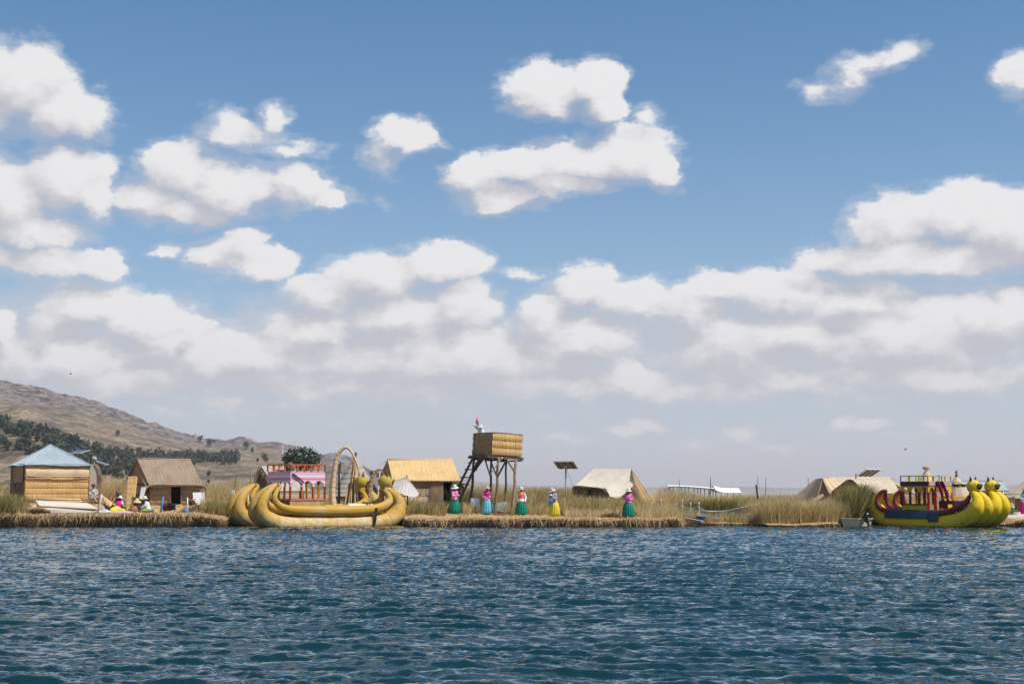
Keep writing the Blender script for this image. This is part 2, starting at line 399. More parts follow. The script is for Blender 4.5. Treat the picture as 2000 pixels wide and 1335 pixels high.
def build_hills():
    def extra(N, tc, col):
        geo = N.new('ShaderNodeNewGeometry'); P = geo.outputs['Position']; z = N.new('ShaderNodeSeparateXYZ', (P,)).outputs[2]
        nz = N.new('ShaderNodeSeparateXYZ', (geo.outputs['True Normal'],)).outputs[2]
        big = N.noise(P, .012, 5, .65); mid = N.noise(P, .10, 6, .78)
        rel = N.new('ShaderNodeAttribute', attribute_name='tint').outputs['Fac']
        rk = N.step(N.m('ADD', rel, N.m('MULTIPLY', N.m('SUBTRACT', big, .5), .7)), .62, .80)
        rk = N.m('MAXIMUM', rk, N.m('MULTIPLY', N.step(nz, .93, .80), .8))
        rock = N.ramp(mid, [(.40, (.035, .03, .033)), (.5, (.14, .115, .115)), (.60, (.27, .225, .205))])
        grass = N.ramp(N.noise(P, .035, 6, .72), [(.38, (.065, .048, .034)), (.5, (.19, .14, .09)), (.61, (.31, .24, .155))])
        soil = (.26, .155, .115)
        c = N.mix(N.m('MULTIPLY', N.step(N.noise(P, .009, 3, .5), .50, .60), .55), grass, soil)
        fields = N.noise(N.v('MULTIPLY', P, (1, .35, 1)), .05, 3, .8)
        c = N.mix(N.m('MULTIPLY', N.step(fields, .58, .63), .5), c, (.34, .28, .215))
        scrub = N.noise(P, .19, 4, .75)
        c = N.mix(N.m('MULTIPLY', N.step(scrub, .51, .58), .8), c, (.07, .065, .045))
        c = N.mix(N.m('MULTIPLY', N.step(N.noise(P, .33, 4, .8), .56, .66), .6), c, (.36, .31, .26))
        c = N.mix(N.m('MULTIPLY', rk, .9), c, rock)
        return c
    material("hill_ground", (.3, .22, .13), (.3, .22, .13), nscale=.3, bump=.6, bdist=1.2, rough=.95, extra=extra)
    pxs = np.linspace(-520, 900, 500); rr = np.concatenate([np.linspace(R0-10, R1, 190), np.linspace(R1+12, R1+260, 14)])
    PX, RR = np.meshgrid(pxs, rr); Z = hill_h(PX, RR)
    X = (PX-1000)/FOC*RR
    co = np.stack([X, RR, Z], -1).reshape(-1, 3); n = len(pxs)
    i = np.arange(len(rr)-1)[:, None]*n+np.arange(n-1)[None, :]
    f = np.stack([i, i+1, i+n+1, i+n], -1).reshape(-1, 4)
    np_mesh("hill", co, f, "hill_ground", kind="structure", smooth=False, tint=((Z/np.maximum(6, (957-ridge_py(PX))/FOC*R1+EYE))[:-1, :-1]).ravel(), label="dry brown hillside with a rocky crest beyond the lake")
    # far mountains across the lake, faded by the air
    for k, (Y, pts) in enumerate(((7000, [(690,957),(720,938),(780,930),(850,925),(905,933),(930,940),(960,944),(1010,947),(1045,950),(1100,957)]),
                                  (5200, [(880,958),(915,951),(960,945),(985,950),(1030,953),(1060,958)]),
                                  (8500, [(1050,957),(1120,953),(1200,951),(1330,952),(1450,950),(1560,953),(1700,951),(1900,949),(2100,945),(2500,957)]))):
        px = np.linspace(pts[0][0], pts[-1][0], 160); py = np.interp(px, [a for a, b in pts], [b for a, b in pts])
        hz = (957-py)/FOC*Y+2; ds = np.linspace(-.9, .9, 24)
        PX, D = np.meshgrid(px, ds); H2 = np.tile(hz, (24, 1))*(1-np.abs(D)**1.4)
        X = (PX-1000)/FOC*Y; H2 = H2*(.8+.4*fbm(X, D*1500, 260, 4, 50+k, .6, True)) - .5
        co = np.stack([X, Y+D*900, H2], -1).reshape(-1, 3); n = len(px)
        i = np.arange(23)[:, None]*n+np.arange(n-1)[None, :]
        np_mesh("mountain", co, np.stack([i, i+1, i+n+1, i+n], -1).reshape(-1, 4), "hill_ground", kind="structure", label="faint blue mountain on the far shore")
build_hills()

# the air: one box of thin haze over everything
def build_haze():
    m = bpy.data.materials.new("thin_haze"); m.use_nodes = True; t = m.node_tree; t.nodes.clear(); N = Nodes(t); MAT["thin_haze"] = m
    pv = N.new('ShaderNodeVolumePrincipled', {'Color': (.985, .97, .985, 1), 'Density': HAZE, 'Anisotropy': .1})
    o = N.new('ShaderNodeOutputMaterial'); N.l.new(pv.outputs[0], o.inputs['Volume'])
    MB().box((0, 6000, 79), (14000, 14000, 164)).build("haze", "thin_haze", kind="stuff")
HAZE = 0.00013
# ------------------------------------------------------------------ floating reed island
def sstep(x, a, b):
    t = np.clip((np.asarray(x, float)-a)/(b-a), 0, 1); return t*t*(3-2*t)
def bump1(x, a, b, s): return sstep(x, a-s, a)*(1-sstep(x, b, b+s))
XL = [WX(p, 79) for p in (0, 60, 215, 450, 785, 1325, 1350, 1480, 1500, 1640, 1700, 1960, 2000)]
def edge_y(x):
    """distance of the island's waterline for every x"""
    x = np.asarray(x, float); y = 78.3+.42*(fbm(x, x*0+3, 3.5, 4, 61)-.5)*2+.20*(fbm(x, x*0+9, .8, 3, 66)-.5)*2
    y = y + 4.5*bump1(x, WX(462, 79), WX(780, 80.5), .55)                 # bay where the golden boat lies
    y = y + 2.2*bump1(x, WX(1345, 79), WX(1478, 79), .5)               # inlet with the net
    y = y + 1.2*bump1(x, WX(1640, 79), WX(1700, 79), .4)               # skiff
    y = y + 5.5*bump1(x, WX(1712, 79), WX(1930, 79), .8) - .8*sstep(x, WX(1950, 79), WX(1975, 79))
    return y
def ground(x, Y, rough=True):
    x = np.asarray(x, float); Y = np.asarray(Y, float); e = edge_y(x)
    z = .47+.022*(Y-78.5) + .25*(1-sstep(x, WX(400, 80), WX(450, 80)))
    z = z - .30*bump1(x, WX(1345, 79), 40, .8) + .22*sstep(x, WX(1950, 79), WX(1975, 79))
    z = z + .42*bump1(x, -60, WX(210, 84), .8)*sstep(Y, 79.9, 82.6)     # mound under the metal-roofed hut
    z = z + .20*bump1(x, WX(225, 84), WX(420, 84), .8)*sstep(Y, 81.5, 83.5)
    if rough: z = z + (fbm(x, Y, 1.3, 4, 71)-.5)*.22 + (fbm(x, Y, .18, 2, 75)-.5)*.06
    return z
def gz(x, Y): return float(ground(np.array([x]), np.array([Y]), False)[0])
def FEET(px, py0, dz=0):
    """the point on the island seen at px whose ground projects to row py0"""
    Y = 79.0
    for _ in range(40):
        z = gz(WX(px, Y), Y)+dz; Yn = (EYE-z)*FOC/(py0-957.0)*1.0; Y = .5*Y+.5*max(78.4, min(94, Yn))
    return Vector((WX(px, Y), Y, gz(WX(px, Y), Y)))

def straw_extra(N, tc, col):
    a = N.new('ShaderNodeAttribute', attribute_name='tint').outputs['Fac']
    c = N.ramp(a, [(0, (.075, .043, .022)), (.22, (.20, .12, .055)), (.5, (.38, .255, .125)), (.78, (.50, .37, .20)), (1, (.60, .49, .30))])
    return N.mix(.25, c, col, 'MULTIPLY')
def reed_extra(N, tc, col):
    a = N.new('ShaderNodeAttribute', attribute_name='tint').outputs['Fac']
    return N.ramp(a, [(0, (.045, .070, .018)), (.2, (.12, .14, .035)), (.4, (.36, .31, .10)), (.56, (.58, .43, .18)), (.8, (.76, .57, .29)), (1, (.84, .70, .45))])
def blade_material(name, extra, trans=.25):
    m = bpy.data.materials.new(name); m.use_nodes = True; t = m.node_tree; t.nodes.clear(); N = Nodes(t); MAT[name] = m
    col = extra(N, N.new('ShaderNodeTexCoord'), (1, 1, 1, 1))
    b = N.new('ShaderNodeBsdfPrincipled', {'Base Color': col, 'Roughness': .7, 'Specular IOR Level': .25})
    tr = N.new('ShaderNodeBsdfTranslucent', (col,))
    mx = N.new('ShaderNodeMixShader', {0: trans, 1: b.outputs[0], 2: tr.outputs[0]})
    N.new('ShaderNodeOutputMaterial', (mx.outputs[0],))
blade_material("straw", lambda N, tc, c: N.ramp(N.new('ShaderNodeAttribute', attribute_name='tint').outputs['Fac'],
    [(0, (.070, .040, .022)), (.18, (.26, .15, .065)), (.42, (.54, .35, .165)), (.72, (.72, .51, .27)), (1, (.84, .68, .43))]), .12)
blade_material("reed_blade", reed_extra, .4)
material("reed_ground", (.22, .13, .06), (.62, .43, .225), (.06, .045, .028), nscale=9, detail=8, bump=.9, bdist=.05, blot=.6, c3amt=.5, rough=.95)
material("root_mass", (.030, .018, .011), (.14, .082, .042), nscale=7, detail=8, bump=1, bdist=.06, rough=.95)

def build_ground():
    xs = np.arange(-62, 62, .16); e = edge_y(xs)
    prof = [(.25, -.5), (.05, -.15), (-.03, .12), (.0, .30)]     # (depth behind the waterline, fraction/height) of the cut bank
    rows = []; 
    for k, (dy, z) in enumerate(prof):
        w = (fbm(xs, xs*0+k, .5, 4, 81+k)-.5)*.22*(k > 0)
        top = ground(xs, e+.1); zz = z if k < 2 else top*(.35 if k == 2 else .8)
        rows.append(np.stack([xs, e+dy+w, np.zeros_like(xs)+zz], -1))
    for d in np.concatenate([np.arange(.08, 8, .16), np.geomspace(8.4, 260, 26)]):
        Y = e+d; z = ground(xs, Y) if d < 30 else ground(xs, Y*0+108)
        rows.append(np.stack([xs*(1+max(0, d-30)/80), Y, z], -1))
    G = np.array(rows); n = len(xs); co = G.reshape(-1, 3)
    i = np.arange(len(rows)-1)[:, None]*n+np.arange(n-1)[None, :]
    f = np.stack([i, i+1, i+n+1, i+n], -1).reshape(-1, 4)
    o = np_mesh("ground", co, f, "reed_ground", kind="structure", smooth=False, label="floating island of trampled reeds with a ragged cut bank")
    o.data.materials.append(MAT["root_mass"])
    mi = np.zeros((len(rows)-1, n-1), np.int32); mi[:3] = 1; o.data.polygons.foreach_set('material_index', mi.ravel())
build_ground()

def blades(name, base, up, lat, h, w, tint, mat="reed_blade", label=None, seg=2, bend=.25):
    """flat tapering blades: base points, directions up/lateral (n,3), height h, width w"""
    n = len(base); r = np.random.default_rng(n); co = []; th = r.random(n)*math.pi
    side = np.stack([np.cos(th), np.sin(th)*.6, np.zeros(n)], -1)
    for k in range(seg+1):
        t = k/seg; c = base+up*(h*t)[:, None]+lat*(h*bend*t*t)[:, None]; ww = (w*(1-.75*t))[:, None]*.5
        co += [c-side*ww, c+side*ww]
    co = np.stack(co, 1); K = 2*(seg+1); idx = (np.arange(n)*K)[:, None]
    f = np.concatenate([idx+np.array([[2*k, 2*k+1, 2*k+3, 2*k+2]]) for k in range(seg)], 0)
    return np_mesh(name, co.reshape(-1, 3), f, mat, kind="stuff", tint=np.tile(tint, seg), label=label)

CLEAR = [(888, 17, 85.2), (951, 18, 85.4), (1018, 17, 83), (1083, 18, 83), (1227, 17, 82.5), (928, 11, 84.1), (980, 17, 84.4), (1872, 60, 90)]
def reed_bed(name, pxa, pxb, Ya, Yb, n, h0, h1, green, label, seed=1, spread=.35, tuft=False, zoff=0, droop=.3):
    r = np.random.default_rng(seed)
    Y = Ya+(Yb-Ya)*r.random(n)**1.3; px = pxa+(pxb-pxa)*r.random(n)
    X = (px-1000)/FOC*Y/1.0054
    # clumps: pull blades towards clump centres
    cl = r.random((max(4, n//45), 2)); cx = ((pxa+(pxb-pxa)*cl[:, 0])-1000)/FOC; cY = Ya+(Yb-Ya)*cl[:, 1]**1.2; ci = r.integers(0, len(cl), n)
    k = r.random(n) < .7
    X = np.where(k, cx[ci]*cY[ci]/1.0054+r.normal(0, .22, n), X); Y = np.where(k, cY[ci]+r.normal(0, .22, n), Y)
    Y = np.maximum(Y, edge_y(X)+.05)
    if tuft: e = ((X-X.mean())/(X.std()*2.0))**2; hs = np.sqrt(np.clip(1.15-e, .12, 1))
    else: hs = .72+.55*fbm(X, Y, 1.6, 3, seed+5)
    keep = np.ones(n, bool)
    for cpx, chw, cY in CLEAR: keep &= ~((np.abs(X-WX(cpx, 84)*Y/84) < chw*Y/FOC) & (Y < cY))
    X, Y = X[keep], Y[keep]; n = len(X); hs = hs[keep] if hasattr(hs, '__len__') else hs
    h = (h0+(h1-h0)*r.random(n)**.8)*hs
    z = ground(X, Y)-.05+zoff
    lx = r.normal(.10, spread, n); ly = r.normal(-.05, spread, n)
    if tuft: lx = lx*.6+(X-X.mean())*.35
    up = np.stack([lx*.35, ly*.35, np.ones(n)], -1); up /= np.linalg.norm(up, axis=1)[:, None]
    lat = np.stack([lx+.1, ly, -np.abs(r.normal(0, droop, n))], -1)
    gmap = green+.9*(fbm(X, Y, 2.2, 3, seed+9)-.5)
    t = np.clip(.82-.62*gmap+r.normal(0, .21, n), 0, 1)
    # a few blades dead and pale, some brown
    o = blades(name, np.stack([X, Y, z], -1), up, lat, h, r.uniform(.018, .042, n), t, label=label, bend=.5)
    o['label'] = label; return o
def reed_beds():
    rb = reed_bed
    rb("reeds", 408, 500, 84.5, 92, 6500, 1.0, 1.55, 0.1, "dry tan reed bed between the thatched hut and the golden boat", 1)
    rb("reeds", 196, 250, 86.5, 93, 4200, 1.0, 1.55, 0, "pale dry reeds behind the seated people on the left", 2)
    rb("reeds", -140, 10, 84, 93, 6000, 0.6, 1.2, 0.3, "mixed reeds left of the metal-roofed hut", 3)
    rb("reeds", 402, 455, 79.6, 84, 5200, 0.3, 0.85, 0.4, "low green and straw reeds right of the thatched hut door", 4)
    rb("reeds", 785, 900, 82.5, 90, 9000, 0.4, 0.95, 0.5, "green and brown reeds in front of the golden thatched hut", 5)
    rb("reeds", 880, 1120, 86.5, 96, 15000, 01.1, 1.65, 0.35, "tall reed bed behind the watchtower legs", 6)
    rb("reeds", 885, 1100, 82.5, 86.5, 9000, 0.3, 0.85, .25, "short straw reeds between the standing women", 7)
    rb("reeds", 1250, 1345, 80.5, 84, 5200, .45, .85, .3, "low straw reeds right of the woman before the tent shelter", 22)
    rb("reeds", 1100, 1250, 80.5, 85.5, 11500, 0.6, 1.18, 0.5, "reed bed in front of the tent-like shelter", 8)
    rb("reeds", 1100, 1345, 79.2, 80.5, 3200, .25, .7, .1, "broken straw fringe below the tent-like shelter", 9)
    rb("reeds", 1330, 1620, 86, 98, 16000, 0.95, 1.35, 0.3, "tan reed bed under the white boat canopy", 10)
    rb("reeds", 1335, 1440, 84.5, 87, 3000, 0.9, 1.3, 0.95, "green reeds in front of the white boat canopy", 11)
    rb("reeds", 1478, 1650, 79.2, 84.5, 17000, 0.75, 1.35, 0.35, "dense reed bed standing in the water by the net", 12)
    rb("reeds", 1345, 1480, 80.8, 82.5, 2600, .25, .75, .45, "short reeds under the sagging net", 13)
    rb("reeds", 1560, 1760, 82, 86, 7000, 0.6, 1.05, 0.3, "reeds in front of the thatched huts on the right", 14)
    rb("reeds", 1648, 1712, 80.2, 82.0, 7000, 1.4, 2.3, 0.95, "tall dark green reed tuft behind the skiff", 15, tuft=True)
    rb("reeds", -70, 40, 78.5, 81, 7500, 0.5, 1.15, 0.7, "green reed tuft at the water's edge far left", 16)
    rb("reeds", 1740, 2300, 92, 104, 12000, 0.6, 1.0, .2, "dry reeds behind the conical huts", 17)
    rb("reeds", -700, -140, 80, 90, 12000, .9, 1.9, .4, "reed bed beyond the left edge", 18)
    rb("reeds", 500, 760, 86, 95, 9000, 0.5, 0.9, .3, "dry reeds behind the golden boat", 19)
    rb("reeds", 1288, 1345, 86, 91, 4200, 1.15, 1.6, .2, "straw reed clump between the tent shelter and the white canopy", 21)
    rb("reeds", 2040, 2700, 79.5, 92, 12000, .9, 1.9, .4, "reed bed beyond the right edge", 20)
reed_beds()

def litter():
    """cut reed stems: a fringe hanging over the bank and a loose layer on the island"""
    r = np.random.default_rng(90)
    n = 30000; X = r.uniform(-52, 52, n); k = (np.abs(X) < 32) | (r.random(n) < .3); X = X[k]; n = len(X)
    k = ~((X > WX(1345, 79)) & (X < WX(1715, 79)) & (r.random(n) < .85)); X = X[k]; n = len(X)
    e = edge_y(X); back = r.random(n)**2*1.0; Y = e+back-.02
    z = ground(X, Y)+r.uniform(-.02, .05, n)-.16*(r.random(n) < .35)
    clump = fbm(X, X*0, .45, 3, 99)
    hang = (r.random(n) < .62)
    dx = r.normal(.05, .55, n); dy = np.where(hang, -r.uniform(.15, .9, n), r.normal(-.2, .8, n)); dz = np.where(hang, -r.uniform(.25, 1.4, n), r.uniform(-.1, .25, n))
    Y = np.where(hang, e+r.uniform(-.03, .25, n), Y)
    d = np.stack([dx, dy, dz], -1); d /= np.linalg.norm(d, axis=1)[:, None]
    L = r.uniform(.12, .46, n)*(.25+1.5*clump**1.6)
    lat = np.stack([np.zeros(n), np.zeros(n), -np.ones(n)*.8], -1)
    tint = np.clip(r.normal(.55, .24, n)+.35*(clump-.5), 0, 1)
    blades("straw_litter", np.stack([X, Y, z], -1), d, lat, L, r.uniform(.014, .034, n), tint, "straw", "golden cut reeds hanging over the bank of the island", bend=.5)
    n = 34000; X = r.uniform(-45, 45, n); Y = edge_y(X)+r.random(n)**1.5*9; z = ground(X, Y)+.02
    keep = ~((X > WX(1345, 79)) & (X < WX(1700, 79))); X, Y, z = X[keep], Y[keep], z[keep]; n = len(X)
    a = r.random(n)*6.28; d = np.stack([np.cos(a), np.sin(a), r.uniform(.0, .38, n)], -1)
    blades("straw_litter", np.stack([X, Y, z], -1), d, np.stack([np.cos(a), np.sin(a), -.4+0*a], -1), r.uniform(.15, .5, n), r.uniform(.014, .032, n), np.clip(r.normal(.66, .2, n), 0, 1), "straw", "loose dry reeds trampled over the island", bend=.2)
litter()

# ------------------------------------------------------------------ trees on the hillside
material("far_leaf", (.034, .050, .038), (.085, .105, .072), nscale=.8, bump=0, rough=.9)
plain("bark", (.10, .08, .06), .9)
def leaf_cloud(c, r, n, size, rs, squash=1.0):
    """n small random leaf quads through an ellipsoid, denser outside"""
    d = rs.normal(size=(n, 3)); d /= np.linalg.norm(d, axis=1)[:, None]; rad = rs.random(n)**.4
    lump = .78+.42*np.sin(d[:, 0]*5+rs.random()*6)*np.sin(d[:, 2]*4+d[:, 1]*3+rs.random()*6)
    p = np.array(c)+d*(rad*lump)[:, None]*np.array(r)
    a = rs.normal(size=(n, 3)); a /= np.linalg.norm(a, axis=1)[:, None]; b = np.cross(a, rs.normal(size=(n, 3))); b /= np.linalg.norm(b, axis=1)[:, None]
    s = size*rs.uniform(.6, 1.3, n)[:, None]
    return np.stack([p-a*s-b*s*.5, p+a*s-b*s*.5, p+a*s*.8+b*s*.5, p-a*s*.8+b*s*.5], 1)
def hill_trees():
    rs = np.random.default_rng(5)
    lower = [(-200, 800), (0, 818), (60, 832), (110, 850), (160, 868), (210, 880), (260, 886), (330, 893), (400, 893), (470, 893), (520, 900)]
    quads = []
    def at_row(px, py):
        """walk up the slope in this column until it projects to the row"""
        rr = np.linspace(R0+20, R1-10, 200); z = hill_h(np.full(200, px), rr); row = 957-(z-EYE)/rr*FOC
        ok = np.where(row <= py)[0]
        k = ok[0] if len(ok) else 150
        return np.array([(px-1000)/FOC*rr[k], rr[k], z[k]])
    def spot(px, py, hpx): 
        p = at_row(px, py); return p, hpx/FOC*p[1]
    N = 0
    for band, (a, b, w, n) in enumerate(((-200, 300, 26, 330), (100, 310, 22, 230), (300, 470, 13, 120), (-100, 130, 12, 70))):
        for k in range(n):
            px = rs.uniform(a, b); base = np.interp(px, [q[0] for q in lower], [q[1] for q in lower])
            if band == 1: base += 24
            if band == 3: base += 40 + 10*rs.random()
            if band == 0 and px < 100: base += 4
            py = base+abs(rs.normal(0, 1))*w*.55+3
            p, h = spot(px, py, rs.uniform(12, 21)); w_ = h*rs.uniform(.30, .48)
            quads.append(leaf_cloud(p+[0, 0, h*.5], (w_, w_, h*.55), 60, .07*h+.35, rs)); N += 1
    q = np.concatenate(quads, 0).reshape(-1, 3); f = np.arange(len(q)).reshape(-1, 4)
    np_mesh("far_wood", q, f, "far_leaf", kind="stuff", label="dark belt of trees across the lower hillside")
    spots = [(231, 852, 11, "lone dark tree in the middle of the bare slope"), (30, 856, 15, "dark tree on the pink soil, left of the metal roof, higher of a pair"), (14, 850, 13, "bushy tree at the left end above the pink soil"),
             (392, 864, 12, "tree standing above the wood near the crest"), (410, 874, 14, "tall tree at the upper right end of the wood"), (419, 866, 7, "small tree right above the end of the wood"),
             (482, 878, 13, "tree alone on the slope above the small white house"), (494, 884, 8, "low bush beside the tree above the white house"),
             (518, 900, 13, "slanting dark tree between the white house and the leafy tree"), (522, 903, 9, "short tree just below the slanting one"), (410, 930, 9, "grey bush low on the slope right of the thatched hut"),
             (505, 902, 6, "tiny bush on the brow below the house"), (410, 945, 7, "dim shrub behind the reeds right of the thatched hut"), (742, 935, 14, "dark tree group in the gap right of the conical hut"), (728, 930, 12, "dark tree touching the slope of the conical hut"),
             (756, 940, 10, "low tree at the foot of the hill beside the golden hut")]
    for px, py, h_, lab in spots:
        p, h = spot(px, py, h_*1.25)
        if px > 700: p = np.array([(px-1000)/FOC*700, 700, 2+(957-py-3)/FOC*700]); h = h_/FOC*700*1.3
        t = thing("hill_tree", lab, "tree", p-[0, 0, .4])
        MB().tube([p-[0, 0, .8], p+[0, 0, h*.35], p+[.1, 0, h*.7]], [.05*h, .035*h, .01*h], 6).build("trunk", "bark", t)
        q = leaf_cloud(p+[0, 0, h*.55], (h*.42, h*.42, h*.5), 130, .06*h+.2, rs)-np.array(t.location)
        np_mesh("crown", q.reshape(-1, 3), np.arange(q.shape[0]*4).reshape(-1, 4), "far_leaf", parent=t)
    # small houses and a mast on the hill
    plain("far_white", (.62, .58, .52), .8); plain("far_roof", (.30, .22, .18), .8); plain("near_black", (.012, .011, .010), .9); plain("white_paint", (.78, .78, .76), .5)  # the near-black paints the gloom of openings, also colours dark bunting
    for px, py, w, hh, lab in ((471, 898, 6, 6, "tiny white house at the right end of the hillside wood"), (497, 877, 5, 4, "pale hut on the slope near the crest"), (40, 878, 10, 4, "long pale house among trees left of the metal roof"), (563, 893, 9, 3, "pale walled enclosure on the slope left of the leafy tree")):
        p = at_row(px, py); s = p[1]/FOC
        t = thing("hill_house", lab, "house", p)
        MB().box(p+[0, 0, hh*s*.35], (w*s, w*s*.8, hh*s*.7+1)).build("wall", "far_white", t)
        MB().prism([p+[-w*s*.55, -w*s*.45, hh*s*.7], p+[w*s*.55, -w*s*.45, hh*s*.7], p+[0, -w*s*.45, hh*s*1.15]], (0, w*s*.9, 0)).build("roof", "far_roof", t)
        MB().box(p+[0, -w*s*.4-.05, hh*s*.25], (w*s*.2, .1, hh*s*.5)).build("door", "near_black", t)
    p = at_row(553, 899); s = p[1]/FOC
    single(MB().tube([p, p+[0, 0, 27*s]], [.28, .2], 6).box(p+[0, 0, 27*s], (1.2, .4, .9)), "mast", "white_paint", "thin white mast on the hill behind the leafy tree", "mast")
hill_trees()
# ------------------------------------------------------------------ reed and thatch materials
def thatch(name, c1, c2, c3, su=34, sv=1.3, bump=.6, c3amt=.5, blot=.9, bdist=.02):
    return material(name, c1, c2, c3, scale=(su, sv, 1), nscale=1.0, detail=5, coord='UV', bump=bump, bdist=bdist, blot=blot, c3amt=c3amt, rough=.9, spec=.15)
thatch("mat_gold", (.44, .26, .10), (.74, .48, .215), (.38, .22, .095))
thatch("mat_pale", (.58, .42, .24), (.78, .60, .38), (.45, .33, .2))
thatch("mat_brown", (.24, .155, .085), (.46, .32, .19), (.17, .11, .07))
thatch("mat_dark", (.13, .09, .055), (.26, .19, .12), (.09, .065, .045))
thatch("roof_gold", (.60, .41, .185), (.72, .51, .25), (.50, .33, .15), su=26, c3amt=.4)
thatch("roof_brown", (.28, .205, .14), (.40, .305, .215), (.20, .145, .10), su=24, c3amt=.45)
thatch("roof_grey", (.30, .26, .22), (.50, .45, .39), (.22, .19, .16), su=22)
thatch("roof_pale", (.50, .40, .29), (.60, .50, .38), (.42, .33, .24), su=20, c3amt=.5)
thatch("roof_tan", (.40, .285, .18), (.58, .44, .30), (.30, .21, .13), su=22)
material("canvas_pale", (.60, .53, .43), (.68, .61, .50), (.50, .42, .32), nscale=3, detail=5, bump=.15, rough=.9, blot=.7, c3amt=.5)
material("board_pale", (.66, .59, .47), (.76, .69, .57), (.55, .46, .34), nscale=2, bump=.1, rough=.7, blot=1.6, c3amt=.3)
material("board_grey", (.50, .47, .45), (.60, .57, .55), (.40, .36, .33), nscale=2, bump=.1, rough=.6)
material("old_wood", (.055, .047, .042), (.135, .115, .10), (.04, .032, .028), scale=(1, 1, .25), nscale=14, detail=5, bump=.5, rough=.9)
material("warm_wood", (.20, .125, .07), (.34, .23, .14), (.14, .09, .055), scale=(1, 1, .25), nscale=14, detail=5, bump=.5, rough=.9)
material("rope", (.42, .32, .19), (.56, .45, .29), nscale=40, bump=.3, rough=.9)
plain("steel", (.42, .43, .45), .4, metal=.5); plain("blue_paint", (.06, .22, .55), .5); plain("white_cloth", (.76, .76, .76), .8); plain("pale_blue_cloth", (.36, .58, .72), .8)
material("tin_roof", (.44, .53, .57), (.55, .63, .66), (.40, .36, .32), nscale=2, detail=6, bump=.05, rough=.42, metal=.25, spec=.5, blot=1.1, c3amt=.25)
def panel_cells(N, tc, col):
    sx = N.new('ShaderNodeSeparateXYZ', (tc.outputs['UV'],)); u, v = sx.outputs[0], sx.outputs[1]
    f = lambda q: N.m('LESS_THAN', N.m('FRACT', N.m('MULTIPLY', q, 6.4)), .07)
    return N.mix(N.m('MAXIMUM', f(u), f(v)), (.012, .035, .13), (.30, .36, .45))
material("solar_cells", (.01, .03, .12), (.02, .04, .15), nscale=4, bump=0, rough=.12, spec=.6, extra=panel_cells)
plain("panel_back", (.36, .33, .29), .6); plain("alu", (.62, .63, .65), .35, metal=.6)

def straw_fringe(base, dirs, n, L, seed=0, w=(.012, .028)):
    """loose straw ends standing along a polyline; returns a list of boxes' corners for an MB"""
    r = random.Random(seed); out = []
    for _ in range(n):
        k = r.random()*(len(base)-1); i = int(k); t = k-i
        p = Vector(base[i]).lerp(Vector(base[i+1]), t); d = Vector(dirs).normalized()+Vector((r.gauss(0, .22), r.gauss(0, .22), r.gauss(0, .15)))
        out.append((p, p+d*L*r.uniform(.4, 1.2), r.uniform(*w)))
    return out
def add_fringe(mb, base, dirs, n, L, seed=0, **k):
    for a, b, w in straw_fringe(base, dirs, n, L, seed, **k):
        s = Vector((w/2, -w*.3, 0)); mb.F.append((mb.pt(a-s, (a.x*3, 0)), mb.pt(a+s, (a.x*3, 0)), mb.pt(b+s*.4, (a.x*3, L)), mb.pt(b-s*.4, (a.x*3, L))))
def band_wall(t, a, b, z0, z1, nb, matname, name="reed_mat", bulge=.05, seed=0, inset=.03, gap=.012):
    """a wall from a to b (xy) made of nb bound reed mats one above the other, each a bulging slab of its own"""
    a = Vector((a[0], a[1], 0)); b = Vector((b[0], b[1], 0)); r = random.Random(seed); h = (z1-z0)/nb
    L = (b-a).length; nu = max(8, int(L/.09))
    for k in range(nb):
        za, zb = z0+h*k+gap, z0+h*(k+1)-gap*.2
        ph = r.random()*6; j = lambda q: r.uniform(-.01, .01)
        ns = np.random.default_rng(seed*13+k).random(nu+2)
        d = lambda u, v: bulge*(math.sin(math.pi*min(1, v*.9+.06))**.6)*(.8+.3*math.sin(u*9+ph)) + (ns[int(u*nu)]-.5)*.022
        mb = MB().slab(a+Vector((0, 0, za+j(0))), b+Vector((0, 0, za+j(0))), b+Vector((0, 0, zb+j(0))), a+Vector((0, 0, zb+j(0))), .05, nu, 5, d)
        mb.build(name, matname, t, smooth=False)
def tie_line(t, a, b, r=.012, m="rope", name="binding"):
    return MB().tube([a, b], r, 5).build(name, m, t)

